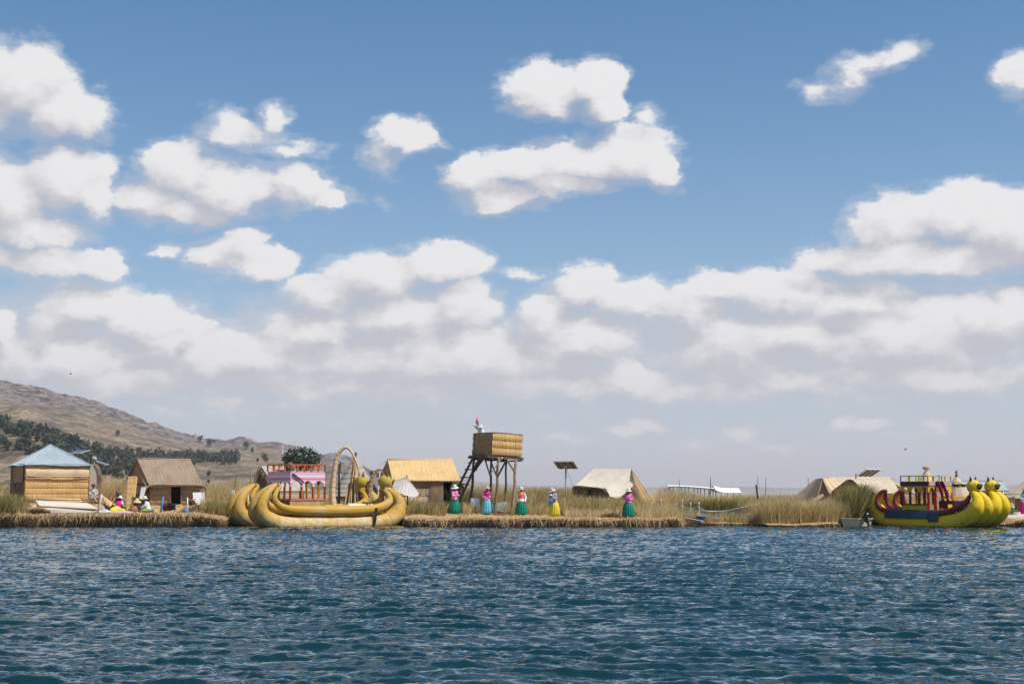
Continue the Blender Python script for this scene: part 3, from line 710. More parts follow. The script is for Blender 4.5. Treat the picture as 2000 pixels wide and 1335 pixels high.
# ------------------------------------------------------------------ the metal-roofed hut at the left
def metal_roof_hut():
    Y = 84.0; zb = 1.30
    A = W(42, 957, Y); A.z = zb; A.x = WX(49, Y)                        # near left corner, front wall runs right and back
    bx = R(33); fd = Vector((math.cos(bx), math.sin(bx), 0)); ld = Vector((-math.sin(bx), math.cos(bx), 0))
    Lf = 3.72; Ll = 3.5
    t = thing("reed_hut", "square reed mat hut under a corrugated grey metal pyramid roof", "hut", A+fd*Lf/2+ld*Ll/2-Vector((0, 0, .25)))
    B = A+fd*Lf; D = A+ld*Ll; Cc = B+ld*Ll
    z0, z1 = 1.44, 3.56
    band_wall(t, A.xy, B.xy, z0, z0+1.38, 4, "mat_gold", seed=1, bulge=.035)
    # the folded-up window mat and an upper mat browned with the eave's shadow
    f0 = A-Vector((0, 0, 0))
    MB().slab(Vector((A.x, A.y, z0+1.38))-ld*.05, Vector((B.x, B.y, z0+1.38))-ld*.05, Vector((B.x, B.y, z0+1.80))-ld*.05, Vector((A.x, A.y, z0+1.82))-ld*.05, .05, 40, 6, lambda u, v: .04*math.sin(v*3.1)+.02*math.sin(u*17)).build("rolled_mat", "mat_pale", t)
    MB().tube([A-ld*.14+Vector((0, 0, z0+1.40-zb)), A+fd*1.9-ld*.17+Vector((0, 0, z0+1.37-zb)), B-ld*.13+Vector((0, 0, z0+1.40-zb))], .035, 7).build("pole", "rope", t)
    MB().slab(Vector((A.x, A.y, z0+1.80)), Vector((B.x, B.y, z0+1.80)), Vector((B.x, B.y, z1)), Vector((A.x, A.y, z1)), .05, 40, 4, lambda u, v: .02*math.sin(u*30)).build("reed_mat", "mat_brown", t)
    # left wall, its window mat, back and right walls
    band_wall(t, D.xy, A.xy, z0, z1, 2, "mat_dark", seed=4, bulge=.02)  # left wall in the darker mat, its shade put into the colour
    MB().slab(D-ld*1.0-fd*.09+Vector((0, 0, 1.15)), A+ld*.35-fd*.09+Vector((0, 0, 1.15)), A+ld*.35-fd*.09+Vector((0, 0, 2.1)), D-ld*1.0-fd*.09+Vector((0, 0, 2.1)), .04, 16, 4).build("window_mat", "mat_brown", t)
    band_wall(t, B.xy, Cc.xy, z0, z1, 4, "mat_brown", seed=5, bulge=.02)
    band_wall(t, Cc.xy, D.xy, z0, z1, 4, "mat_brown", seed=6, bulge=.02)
    MB().prism([A+Vector((0, 0, .02)), B+Vector((0, 0, .02)), Cc+Vector((0, 0, .02)), D+Vector((0, 0, .02))], (0, 0, .10)).build("floor", "old_wood", t)
    for p in (A+fd*.1+ld*.1, B-fd*.1+ld*.1, Cc, D, A+fd*2+ld*.1): MB().tube([p+Vector((0, 0, -.35)), p+Vector((0, 0, .06))], .08, 7).build("leg", "old_wood", t)
    for p in (A-ld*.02-fd*.02, B+fd*.02-ld*.02): MB().tube([p, p+Vector((0, 0, z1-zb))], .04, 6).build("post", "warm_wood", t)
    # corrugated roof: four triangles with real ridges, ridge caps over the hips
    o = .09; e0 = A-fd*o-ld*o; e1 = B+fd*o-ld*o; e2 = Cc+fd*o+ld*o; e3 = D-fd*o+ld*o
    for e in (e0, e1, e2, e3): e.z = WZ(907, Y)-.02
    ap = (e0+e1+e2+e3)/4; ap.z = WZ(868, Y+1.6)
    for a, b in ((e0, e1), (e1, e2), (e2, e3), (e3, e0)):
        n = 120; mid = (a+b)/2; dirn = (b-a)/n; nn = (b-a).cross(ap-a).normalized(); mb = MB()
        top = []; bot = []
        for k in range(n+1):
            u = k/n; base = a+(b-a)*u; s = min(u, 1-u)*2; tp = base+(ap-mid)*s
            off = nn*(.014 if k % 2 else -.014)
            bot.append(mb.pt(base+off+Vector((0, 0, .03*math.sin(u*7))), (u*5, 0))); top.append(mb.pt(tp+off, (u*5, s*3)))
        for k in range(n): mb.F.append((bot[k], bot[k+1], top[k+1], top[k]))
        mb.build("roof_sheet", "tin_roof", t)
    for e in (e0, e1, e2, e3): MB().tube([e+Vector((0, 0, .02)), ap+Vector((0, 0, .03))], .035, 6).build("ridge_cap", "tin_roof", t)
    for a, b in ((e0, e1), (e1, e2), (e3, e0)): MB().bar(a+Vector((0, 0, -.05)), b+Vector((0, 0, -.05)), .03, .05).build("eave_beam", "old_wood", t)
    return A, B, fd, ld
hutA, hutB, hfd, hld = metal_roof_hut()

def gable_hut(label, ridge, eave_f, eave_b, wall_z, floor_z, wall, roof, roof_th=.14, over=.25, door=None, nb=4, gable_open=False, wallmat="mat_gold", roofmat="roof_gold", sag=.03, name="thatched_hut", hem=.0, gable="mat_brown"):
    """ridge = (left point, right point); eave_f / eave_b = front and back eave (left, right). wall = (fl, fr, bl, br) corners of the walls"""
    rl, rr = map(Vector, ridge); fl, fr = map(Vector, eave_f); bl, br = map(Vector, eave_b)
    wfl, wfr, wbl, wbr = [Vector(p) for p in wall]
    c = (wfl+wfr+wbl+wbr)/4; c.z = floor_z
    t = thing(name, label, "hut", c)
    r = np.random.default_rng(int(abs(rl.x)*100) % 997); ns = r.random((90, 40))
    def disp(u, v): return (ns[int(u*88), int(v*5)]-.5)*.016 - sag*math.sin(math.pi*u)*math.sin(math.pi*v) + .05*math.sin(math.pi*min(v*1.0, 1))
    MB().slab(fl, fr, rr, rl, roof_th, 88, 10, disp).build("roof", roofmat, t)
    MB().slab(br, bl, rl, rr, roof_th, 88, 10, disp).build("roof", roofmat, t)
    MB().tube([rl+(rl-rr).normalized()*.02+Vector((0, 0, -.02)), (rl+rr)/2+Vector((0, 0, -.045)), rr+(rr-rl).normalized()*.02+Vector((0, 0, -.02))], [.07, .075, .07], 8).build("ridge_roll", roofmat, t, smooth=True)
    mb = MB(); add_fringe(mb, [fl, fr], (fl-rl), 260, .11, 3); add_fringe(mb, [fl, rl], (rl-rr), 120, .07, 4); add_fringe(mb, [rl, rr], (0, 0, 1), 90, .06, 5)
    mb.build("straw_fringe", roofmat, t, kind="stuff")
    return t, c
def gable_tri(t, a, b, apex, mat_, nn, name="gable_mat"):
    a, b, apex = map(Vector, (a, b, apex)); MB().prism([a, b, apex], Vector(nn).normalized()*.05).build(name, mat_, t)

# ------------------------------------------------------------------ the brown thatched hut
def brown_hut():
    Yf, Yb, Yr = 85.2, 89.0, 86.9
    fz = 1.06
    rl = W(267, 894, Yr); rr = W(372, 897, Yr+.1); fl = W(291, 948, Yf-.35); fr = W(397, 945, Yf-.35); bl = W(238, 962, Yb+.3); br = W(404, 940, Yb+.3)
    fl = W(291, 947, Yf-.2); bl = W(236, 956, Yb); fr = W(396, 946, Yf-.2); br = W(394, 950, Yb+.3)
    a = Vector((WX(293, Yf), Yf, fz)); b = Vector((WX(400, Yf), Yf, fz)); a2 = Vector((WX(246, Yb-.5), Yb-.4, fz)); b2 = Vector((WX(402, Yb-.5), Yb-.4, fz))
    t, c = gable_hut("brown thatched hut with a black doorway and rounded eaves", (rl, rr), (fl, fr), (bl, br), 0, fz, (a, b, a2, b2), None, roofmat="roof_brown")
    zt = WZ(944, Yf); dl = WX(333.5, Yf); dr = WX(355, Yf)
    band_wall(t, (a.x, Yf), (dl, Yf), fz+.05, zt, 4, "mat_brown", seed=11); band_wall(t, (dr, Yf), (b.x, Yf), fz+.05, zt, 4, "mat_brown", seed=12)
    MB().box(((dl+dr)/2, Yf+.6, (fz+zt)/2+.05), (dr-dl+.3, .04, zt-fz-.1)).build("painted_dark_inside", "near_black", t)  # near-black sheet paints the unlit room behind the doorway
    for x in (dl, dr): MB().box((x, Yf-.05, (fz+zt)/2), (.07, .09, zt-fz)).build("door_post", "warm_wood", t)
    MB().box(((dl+dr)/2, Yf-.05, fz+.07), (dr-dl+.1, .1, .07)).build("door_sill", "board_pale", t)
    band_wall(t, b2.xy, a2.xy, fz, zt, 3, "mat_brown", seed=13)
    band_wall(t, b.xy, b2.xy, fz, zt-.1, 3, "mat_dark", seed=14)
    # left gable: open wall with an opening, shade put into its dark mats, poles and rope on the roof edge
    d = (a2-a); zz = lambda p, z: Vector((p.x, p.y, z))
    for u0, u1, m in ((0, .30, "mat_dark"), (.62, 1, "mat_brown")):
        band_wall(t, (a+d*u1).xy, (a+d*u0).xy, fz, zt-.05, 3, m, seed=15)
    gable_tri(t, zz(a2, zt), zz(a, zt), Vector((rl.x+.12, Yr, rl.z-.22)), "mat_brown", (-1, .2, 0))
    MB().box((a.x-.7+.9, Yf+1.6, (fz+zt)/2), (.04, 1.3, zt-fz)).build("painted_dark_inside", "near_black", t)  # near-black sheet paints the gloom inside the gable
    MB().tube([rl+Vector((-.06, -.05, -.55)), fl+Vector((-.10, -.05, -.12))], .022, 6).build("rope", "rope", t)
    # rounded eave lip that curls down at both ends
    pts = [fl+Vector((-.30, .0, -.42)), fl+Vector((-.12, -.02, -.16)), fl+Vector((.35, -.03, .02)), (fl+fr)/2+Vector((0, -.03, .0)), fr+Vector((-.2, -.02, -.04)), fr+Vector((.22, 0, -.22)), fr+Vector((.34, 0, -.95))]
    MB().tube([Vector(p) for p in catmull(pts, 6)], .055, 7).build("eave_roll", "roof_brown", t, smooth=True)
    MB().slab(bl+Vector((.1, -.3, -.5)), fl+Vector((-.3, 0, -.42)), fl+Vector((-.02, 0, 0)), bl+Vector((.35, -.3, .3)), .07, 10, 6).build("roof", "roof_brown", t)
    return Yf, fz
bYf, bfz = brown_hut()

# ------------------------------------------------------------------ the golden thatched hut
def golden_hut():
    Yf, Yb, Yr = 87.5, 91.3, 89.4; fz = .66
    rl = W(757, 897, Yr); rr = W(884, 897, Yr); fl = W(766, 937, Yf-.15); fr = W(899, 938, Yf-.15)
    bl = Vector((rl.x*2-fl.x-.35, Yb+.3, fl.z)); br = Vector((rr.x*2-fr.x+.5, Yb+.3, fl.z))
    a = Vector((WX(772, Yf), Yf, fz)); b = Vector((WX(866, Yf), Yf, fz)); b1 = Vector((WX(884, Yf), Yf, fz)); a2 = Vector((WX(764, Yb), Yb, fz)); b2 = Vector((WX(890, Yb), Yb, fz))
    t, c = gable_hut("golden straw-roofed hut with a dark doorway beside the tower ladder", (rl, rr), (fl, fr), (bl, br), 0, fz, (a, b1, a2, b2), None, roofmat="roof_gold", roof_th=.10)
    zt = fl.z; zm = WZ(954, Yf)
    band_wall(t, a.xy, b.xy, fz, zm, 3, "mat_pale", seed=21); 
    MB().slab(Vector((a.x, Yf+.02, zm)), Vector((b.x, Yf+.02, zm)), Vector((b.x, Yf+.02, zt)), Vector((a.x, Yf+.02, zt)), .05, 50, 3, lambda u, v: .015*math.sin(u*90)).build("reed_mat", "mat_brown", t)  # brown upper strip paints the eave's shadow on the pale wall
    MB().slab(Vector((WX(841, Yf), Yf-.1, fz+.1)), Vector((b.x, Yf-.1, fz+.1)), Vector((b.x, Yf-.1, zm+.2)), Vector((WX(841, Yf), Yf-.1, zm+.12)), .05, 20, 6, lambda u, v: .03*math.sin(u*3.1)*math.sin(v*3.1)).build("reed_mat", "mat_brown", t)
    MB().box(((b.x+b1.x)/2, Yf+.7, (fz+zt)/2), (b1.x-b.x+.4, .04, zt-fz)).build("painted_dark_inside", "near_black", t)  # near-black sheet stands in for the unlit inside
    MB().box((b1.x, Yf, (fz+zt)/2), (.08, .08, zt-fz)).build("door_post", "warm_wood", t)
    band_wall(t, a2.xy, a.xy, fz, zt, 3, "mat_brown", seed=22); band_wall(t, b1.xy, b2.xy, fz, zt, 3, "mat_brown", seed=23); band_wall(t, b2.xy, a2.xy, fz, zt, 3, "mat_brown", seed=24)
    gable_tri(t, Vector((a2.x, a2.y, zt)), Vector((a.x, a.y, zt)), Vector((rl.x+.15, Yr, rl.z-.2)), "mat_brown", (-1, 0, 0))
    gable_tri(t, Vector((b1.x, b1.y, zt)), Vector((b2.x, b2.y, zt)), Vector((rr.x-.1, Yr, rr.z-.2)), "mat_brown", (1, 0, 0))
    mb = MB(); add_fringe(mb, [rl+Vector((.05, 0, 0)), fl+Vector((-.2, .3, .2))], (-.8, 0, -.5), 160, .3, 33); mb.build("straw_tuft", "mat_dark", t, kind="stuff")
    # round reed shutter hanging at the door
    p = W(893, 956, Yf-.2)
    ax = Matrix.Rotation(R(90), 3, 'X')
    tt = thing("round_reed_shield", "dark round reed disc with white marks leaning by the golden hut door", "disc", p-Vector((0, 0, .5)))
    MB().lathe([(.001, .05), (.30, .04), (.44, .0), (.44, -.03), (.001, -.03)], p, 22, axis=ax, sqy=1.25).build("disc", "mat_dark", tt, smooth=False)
    for k in range(3): MB().ball(p+Vector((-.22+.16*k, -.06, .32-.02*k)), (.04, .015, .025), 8, 5).build("white_mark", "white_cloth", tt)
golden_hut()

# ------------------------------------------------------------------ the tent-like shelter
def tent_hut():
    fz = .62; Yf, Yr, Yb = 86.0, 88.2, 90.5
    A0 = W(1160, 915, Yr+.8); A1 = W(1232, 915, Yr-1.2)                  # ridge
    E0 = W(1122, 949, Yf+1.0); E1 = W(1183, 953, Yf-.1); F1 = W(1192, 970, Yf-.6); 
    t = thing("tent_shelter", "pale canvas covered ridge shelter with slatted reed end facing right", "shelter", Vector((WX(1200, Yr), Yr, fz)))
    G1 = W(1212, 978, Yf-1.0); G1.z = max(G1.z, .9)
    MB().slab(E0, E1, A1, A0, .05, 20, 10, lambda u, v: -.05*math.sin(math.pi*v)).build("canvas", "canvas_pale", t, smooth=True)
    MB().slab(E1, W(1191, 967, Yf-.3), W(1237, 934, Yf+.9), A1+Vector((-.02, 0, 0)), .05, 10, 10).build("canvas", "canvas_pale", t, smooth=True)
    MB().slab(W(1189, 968, Yf-.36), W(1208, 974, Yf-.5), W(1241, 944, Yf+.3), W(1238, 934, Yf+.86), .04, 10, 10).build("canvas", "canvas_pale", t, smooth=True)
    Ab = A0+Vector((.5, 1.6, 0)); Bb = Vector((WX(1150, Yb), Yb+1, E0.z-.3)); Bc = Vector((WX(1290, Yb), Yb, fz+.1))
    MB().slab(Bc, Bb, A0, A1, .05, 10, 8).build("roof", "mat_brown", t)
    # the end wall of overlapping slanting boards, right of the apex
    ap = A1+Vector((.05, -.05, -.03)); R0_ = W(1284, 988, Yf+1.2); L0_ = W(1240, 944, Yf+.2)
    n = 9
    for k in range(n):
        u0, u1 = k/n, (k+1)/n-.02
        p0 = L0_.lerp(ap, u0); p1 = L0_.lerp(ap, u1)
        q0 = W(1262, 994, Yf-.6).lerp(R0_, u0); q1 = W(1262, 994, Yf-.6).lerp(R0_, u1)
        MB().slab(q0+Vector((0, -.02*k, 0)), q1+Vector((0, -.02*k, 0)), p1, p0, .04, 3, 8).build("board", "mat_brown" if k % 3 else "mat_gold", t)
    MB().slab(W(1240, 998, Yf-.9), W(1264, 998, Yf-.8), W(1243, 948, Yf-.6), W(1234, 950, Yf-.6), .04, 6, 8).build("reed_mat", "mat_brown", t)
    MB().slab(W(1222, 992, Yf-.8), W(1260, 998, Yf-.78), W(1240, 956, Yf-.9), W(1232, 952, Yf-.9), .03, 6, 8).build("canvas", "mat_brown", t)
    # arched dark side openings under the eave
    zt = E0.z-.05
    a = Vector((WX(1118, Yf+1.1), Yf+1.15, fz)); b = Vector((WX(1187, Yf), Yf+.1, fz))
    for u0, u1 in ((0, .46), (.56, 1)):
        p, q = a.lerp(b, u0), a.lerp(b, u1)
        band_wall(t, p.xy, q.xy, fz, zt, 2, "mat_dark", seed=31)
    MB().box(a.lerp(b, .51)+Vector((0, .3, .7)), (.5, .04, 1.5)).build("painted_dark_inside", "near_black", t)  # near-black sheet paints the dark of the gap
    for u in (.02, .5, .55, .98): p = a.lerp(b, u)+Vector((0, -.08, 0)); MB().tube([p, p+Vector((0, 0, zt-fz))], .04, 6).build("post", "old_wood", t)
    pts = [E0+Vector((-.12, -.05, -.8)), E0+Vector((-.1, -.05, -.35)), E0+Vector((.02, -.05, 0)), E0.lerp(E1, .5)+Vector((0, -.05, 0)), E0.lerp(E1, .85)+Vector((0, -.06, -.04)), E1+Vector((.05, -.06, -.3)), E1+Vector((.15, -.06, -.9))]
    MB().tube([Vector(p) for p in catmull(pts, 6)], .035, 6).build("hem_pole", "mat_dark", t, smooth=True)
tent_hut()

# ------------------------------------------------------------------ the thatched huts on the right
def right_huts():
    # low hut with slatted front gable
    Y = 91.0; fz = .7
    ap = W(1606, 933, Y-1.6); rb = W(1592, 935, Y+2.6); L = W(1555, 965, Y+1.2); Lf = W(1588, 985, Y-1.2); Rf = W(1637, 960, Y-1.0); Rb = W(1662, 958, Y+2.5)
    t = thing("slatted_hut", "tan reed roof with slanting plank-like mats, left of the long low thatch", "hut", Vector((WX(1605, Y), Y, fz)))
    MB().slab(W(1552, 968, Y+2.8), W(1590, 990, Y-1.6), ap, rb, .1, 20, 8, lambda u, v: .02*math.sin(u*60)).build("roof", "roof_tan", t)
    for k in range(7):
        u0, u1 = k/7, (k+1)/7-.012
        a0 = ap.lerp(rb+Vector((1.2, 0, 0)), u0); a1 = ap.lerp(rb+Vector((1.2, 0, 0)), u1); b0 = W(1620, 963, Y-1.75).lerp(W(1662, 950, Y+2), u0); b1 = W(1620, 963, Y-1.75).lerp(W(1662, 950, Y+2), u1)
        MB().slab(b0, b1, a1, a0, .05, 3, 6).build("board", "mat_pale" if k % 2 else "roof_tan", t)
    MB().slab(W(1588, 992, Y-1.5), W(1632, 992, Y-1.5), W(1623, 960, Y-1.5), ap+Vector((0, .12, -.02)), .04, 8, 6).build("gable_mat", "mat_brown", t)
    MB().slab(W(1586, 975, Y-1.9), W(1590, 982, Y-1.95), W(1610, 967, Y-1.9), W(1606, 963, Y-1.9), .05, 4, 4).build("flap", "mat_pale", t)
    # pale ridge behind
    Y2 = 99.0; t2 = thing("thatched_hut", "pale smooth roof behind the long low thatch, only its ridge showing", "hut", Vector((WX(1660, Y2), Y2, .7)))
    MB().slab(W(1612, 960, Y2-1.6), W(1745, 960, Y2-1.6), W(1738, 931, Y2), W(1621, 931, Y2), .1, 40, 6).build("roof", "roof_pale", t2)
    MB().slab(W(1745, 960, Y2+1.8), W(1612, 960, Y2+1.8), W(1621, 931, Y2), W(1738, 931, Y2), .1, 20, 4).build("roof", "roof_pale", t2)
    band_wall(t2, (WX(1616, Y2), Y2-1.4), (WX(1742, Y2), Y2-1.4), .7, 1.9, 2, "mat_brown", seed=43)
    # long low hut, curved pale thatch with dark end wall to the left
    Y3 = 88.6; t3 = thing("thatched_hut", "long low hut with rounded pale thatch under the tilted solar panel", "hut", Vector((WX(1690, Y3), Y3, .7)))
    rl = W(1655, 936, Y3-.2); rr = W(1737, 936, Y3+1.2); fl = W(1686, 962, Y3-2.0); fr = W(1758, 964, Y3-.9)
    mb = MB(); n, m = 70, 12; r = np.random.default_rng(8).random((n+1, m+1)); ids = []
    for j in range(m+1):
        for i in range(n+1):
            u, v = i/n, j/m
            p = fl.lerp(fr, u).lerp(rl.lerp(rr, u), v); p += Vector((-.15, -.35, .34))*math.sin(math.pi*v)*.9 + Vector((0, 0, 1))*((r[i, j]-.5)*.04)
            ids.append(mb.pt(p, (u*4, v*1.8)))
    for j in range(m):
        for i in range(n): k = j*(n+1)+i; mb.F.append((ids[k], ids[k+1], ids[k+n+2], ids[k+n+1]))
    add_fringe(mb, [fl, fr], (0, -.3, -1), 200, .09, 45)
    mb.build("roof", "roof_pale", t3)
    MB().slab(W(1790, 962, Y3+4), W(1680, 962, Y3+3.5), rl, rr, .1, 20, 4).build("roof", "roof_pale", t3)
    gA = W(1617, 965, Y3+1.8); gB = W(1690, 962, Y3-2.0)
    MB().prism([Vector((gA.x, gA.y, .7)), Vector((gB.x, gB.y, .7)), gB, rl, gA], Vector((-.05, -.04, 0))).build("gable_mat", "mat_brown", t3)
    MB().box(rl+Vector((.35, -1.0, -.75)), (.35, .05, .55), Matrix.Rotation(R(-40), 3, 'Z')).build("painted_window_dark", "near_black", t3)  # flat black box paints the dark of a window
    band_wall(t3, gB.xy, (WX(1758, Y3), Y3-.8), .7, fl.z-.02, 3, "mat_dark", seed=46)
    MB().tube([fl+Vector((0, -.05, -.02)), fr+Vector((0, -.05, -.02))], .03, 6).build("eave_beam", "old_wood", t3)
    MB().tube([W(1671.5, 935, Y3-.3), W(1672, 924, Y3-.3)], .035, 6).build("post", "old_wood", t3)
    # cream building corner right of it
    Y4 = 100; t4 = thing("kiosk", "small cream flat-roofed kiosk peeping over the right end of the long thatch", "kiosk", Vector((WX(1741, Y4), Y4, .7)))
    a = W(1732, 935, Y4); b = W(1747, 935, Y4)
    MB().box(((a.x+b.x)/2, Y4+.5, (a.z+.7)/2-.1), (b.x-a.x-.1, .9, a.z-.75)).build("wall", "mat_gold", t4)
    MB().box(((a.x+b.x)/2-.05, Y4+.5, a.z), (b.x-a.x+.15, 1.2, .09)).build("roof", "board_pale", t4)
    # right edge hut with flared roof
    Y5 = 88.0; t5 = thing("thatched_hut", "brown reed-walled hut with flaring pale roof cut by the right edge", "hut", Vector((WX(2010, Y5), Y5, .7)))
    c = Vector((WX(2068, Y5), Y5+2.5, 0)); zt = WZ(966, Y5)
    prof = [(3.9, WZ(971, Y5)-.05), (3.2, WZ(966, Y5)+.12), (2.2, WZ(950, Y5)), (1.1, WZ(928, Y5)), (.1, WZ(912, Y5))]
    MB().lathe([(r_*.72, z) for r_, z in prof], c, 32).build("roof", "roof_pale", t5, smooth=True)
    MB().lathe([(2.45, .6), (2.45, zt+.05)], c, 40, pleat=.012, npl=40).build("wall", "mat_brown", t5)
    Yw = 87.5
    t6 = thing("reed_fence", "low brown reed fence with a wavy top between the yellow boat and the right edge", "fence", Vector((WX(1968, Yw), Yw, .7)))
    xs = [1952, 1958, 1964, 1970, 1976, 1982]; zs = [967, 968, 970, 971, 970, 968]
    for k in range(5):
        a, b = W(xs[k], zs[k], Yw), W(xs[k+1], zs[k+1], Yw)
        MB().slab(Vector((a.x, Yw, .6)), Vector((b.x, Yw, .6)), b, a, .05, 6, 3, lambda u, v: .02*math.sin(u*12)).build("reed_mat", "mat_brown", t6)
right_huts()

# ------------------------------------------------------------------ conical huts
def cone_hut(px, py_top, py_eave, half_px, Y, fz, label, roofmat, tiers=0, wallmat="mat_brown", fin=True, py_wall=None, flags=False):
    c = Vector((WX(px, Y), Y, fz)); s = Y/FOC; zt, ze = WZ(py_top, Y), WZ(py_eave, Y); rr = half_px*s
    t = thing("conical_hut", label, "hut", c)
    prof = [(rr, ze), (rr*.84, ze+(zt-ze)*.13), (rr*.55, ze+(zt-ze)*.38), (rr*.30, ze+(zt-ze)*.66), (rr*.12, zt-.12), (.03, zt)]
    if tiers:
        for k in range(tiers):
            f0, f1 = k/tiers, (k+1)/tiers
            ra, rb = rr*(1-f0*.94), rr*(1-f1*.94)*.99
            za, zb = ze+(zt-ze)*f0**1.15, ze+(zt-ze)*f1**1.15
            MB().lathe([(ra*.9, za-.04), (ra*1.05, za-.05), (ra*1.03, za), (rb, zb)], c*1-Vector((0, 0, c.z)), 28, pleat=.012, npl=28).build("thatch_tier", roofmat, t)
    else: MB().lathe(prof, c-Vector((0, 0, c.z)), 36, pleat=.02, npl=18).build("roof", roofmat, t)
    MB().lathe([(rr*.86, fz-.1), (rr*.86, ze+.1)], c-Vector((0, 0, c.z)), 36, pleat=.01, npl=36).build("wall", wallmat, t)
    if fin: MB().lathe([(.09, zt-.15), (.10, zt+.02), (.05, zt+.1), (.10, zt+.2), (.02, zt+.34)], c-Vector((0, 0, c.z)), 10).build("finial", "mat_dark", t)
    return t, c
cone_hut(694, 892, 967, 52, 90.0, .7, "grey tiered conical hut with a finial behind the bowed reed arch", "roof_grey", tiers=8)
cone_hut(1810, 916, 950, 27, 104.0, .6, "pale bell-shaped reed roof rising behind the yellow boat cabin", "roof_pale", fin=False)
MB().lathe([(.20, WZ(916, 104)-.05), (.26, WZ(914, 104)), (.24, WZ(911, 104))], Vector((WX(1810, 104), 104, 0)), 12).build("cap", "roof_tan", bpy.data.objects["conical_hut.001"])
t_, c_ = cone_hut(1869, 927, 943, 13, 98.0, .6, "pointed reed tent hung with dark bunting left of the yellow boat heads", "roof_pale", fin=True, wallmat="mat_pale")
def tent_body():
    Y = 98.0; c = Vector((WX(1869, Y), Y, 0)); s = Y/FOC
    MB().lathe([(16*s, WZ(941, Y)), (22*s, WZ(958, Y)), (27*s, WZ(972, Y)), (27*s, .6)], c, 36, pleat=.04, npl=12).build("tent_skirt", "roof_pale", t_)
    MB().lathe([(30*s, WZ(950, Y)), (33*s, WZ(960, Y))], c-Vector((.9, 0, 0)), 3).build("side_flap", "roof_pale", t_)
    for k in range(13):
        a = math.pi*(1.02+.96*k/12); p = c+Vector((math.cos(a)*19*s, math.sin(a)*19*s, WZ(943.5+2.2*abs(math.sin(k)), Y)))
        d = Vector((-math.sin(a), math.cos(a), 0))*.13
        MB().prism([p-d, p+d, p+Vector((0, 0, -.26))], Vector((math.cos(a), math.sin(a), 0))*.02).build("pennant", "near_black" if k % 3 else "mat_dark", t_)
tent_body()
def left_small_hut():
    Y = 93; fz = .7; t = thing("thatched_hut", "narrow steep thatched hut with an arched dark opening left of the pink cabin", "hut", Vector((WX(515, Y), Y, fz)))
    ap = W(509, 911, Y-1.4); L = W(490, 964, Y-1.4); Rr = W(529, 960, Y-1.4); apb = ap+Vector((1.4, 3, .1))
    MB().prism([Vector((L.x+.1, L.y, fz)), Vector((Rr.x, Rr.y, fz)), Rr, ap+Vector((0, 0, -.1)), L+Vector((.1, 0, 0))], (0, .06, 0)).build("gable_mat", "mat_dark", t)
    MB().slab(L+Vector((0, -.25, -.05)), L+Vector((.9, 2.8, 0)), apb, ap+Vector((0, -.25, 0)), .1, 14, 8).build("roof", "roof_brown", t)
    MB().slab(Rr+Vector((2.1, 3, 0)), Rr+Vector((.4, -.25, 0)), ap+Vector((0, -.25, 0)), apb, .1, 14, 8).build("roof", "roof_grey", t)
    mb = MB(); add_fringe(mb, [ap+Vector((0, -.3, 0)), Rr+Vector((.4, -.3, 0))], (-.4, -.2, -1), 150, .22, 51); mb.build("straw_fringe", "roof_tan", t, kind="stuff")
    c = (L+Rr)/2; pts = [c+Vector((.42*math.cos(a)*1.0, -.03, -.75+.62*math.sin(a)+.2)) for a in np.linspace(0, math.pi, 10)]
    MB().prism([Vector((pts[0].x, pts[0].y, fz))]+pts+[Vector((pts[-1].x, pts[-1].y, fz))], (0, -.02, 0)).build("painted_door_dark", "near_black", t)  # solid black arch paints the dark of the doorway
left_small_hut()
# ------------------------------------------------------------------ the two reed catamarans
def weathered(name, c1, c2, worn, amt, bl=.8):
    def ex(N, tc, col):
        P = tc.outputs['Object']
        z = N.new('ShaderNodeSeparateXYZ', (P,)).outputs[2]
        grime = N.m('MULTIPLY', N.step(N.noise(P, 2.2, 5, .7), .56, .68), .55)
        col = N.mix(grime, col, (.10, .07, .035))
        bleach = N.m('MULTIPLY', N.m('MULTIPLY', N.step(z, .80, .35), N.step(N.noise(P, 1.7, 5, .7), .38, .60)), bl)
        col = N.mix(bleach, col, (.60, .49, .32))
        wet = N.m('MULTIPLY', N.step(N.m('ADD', z, N.m('MULTIPLY', N.noise(P, 3, 3), .12)), .17, .05), .85)
        return N.mix(wet, col, (.045, .045, .02))
    return material(name, c1, c2, worn, scale=(26, 1.6, 1), nscale=1.0, detail=6, coord='UV', bump=.55, bdist=.02, rough=.75, spec=.25, blot=1.1, c3amt=amt, extra=ex)
weathered("reed_roll_gold", (.44, .245, .035), (.57, .34, .055), (.55, .42, .22), .6)
weathered("reed_roll_yellow", (.72, .49, .012), (.84, .60, .02), (.60, .42, .05), .4, .12)
weathered("head_gold", (.36, .27, .04), (.50, .36, .05), (.50, .42, .30), .6)
plain("yellow_shaded", (.58, .44, .015), .55); plain("maroon", (.16, .018, .035), .5); plain("maroon_dark", (.075, .012, .028), .5); plain("red_paint", (.50, .025, .025), .45)  # first yellow is the cabin paint darkened with the shade of its sides
plain("orange_paint", (.55, .11, .045), .55); plain("black_paint", (.015, .015, .016), .4); plain("navy_tarp", (.018, .040, .075), .38, bump=.5, nscale=3); plain("mauve_band", (.46, .36, .40), .6)
plain("yellow_plain", (.72, .46, .02), .5); plain("white_plain", (.78, .78, .76), .5); plain("pink_plain", (.62, .22, .30), .6)
def stripes(cols):
    def ex(N, tc, col):
        v = N.new('ShaderNodeSeparateXYZ', (tc.outputs['UV'],)).outputs[1]
        w = N.m('FRACT', N.m('ADD', N.m('MULTIPLY', v, 1.15), N.m('MULTIPLY', N.noise(tc.outputs['Object'], 1.3, 2), .05)))
        return N.ramp(w, cols, 'CONSTANT')
    return ex
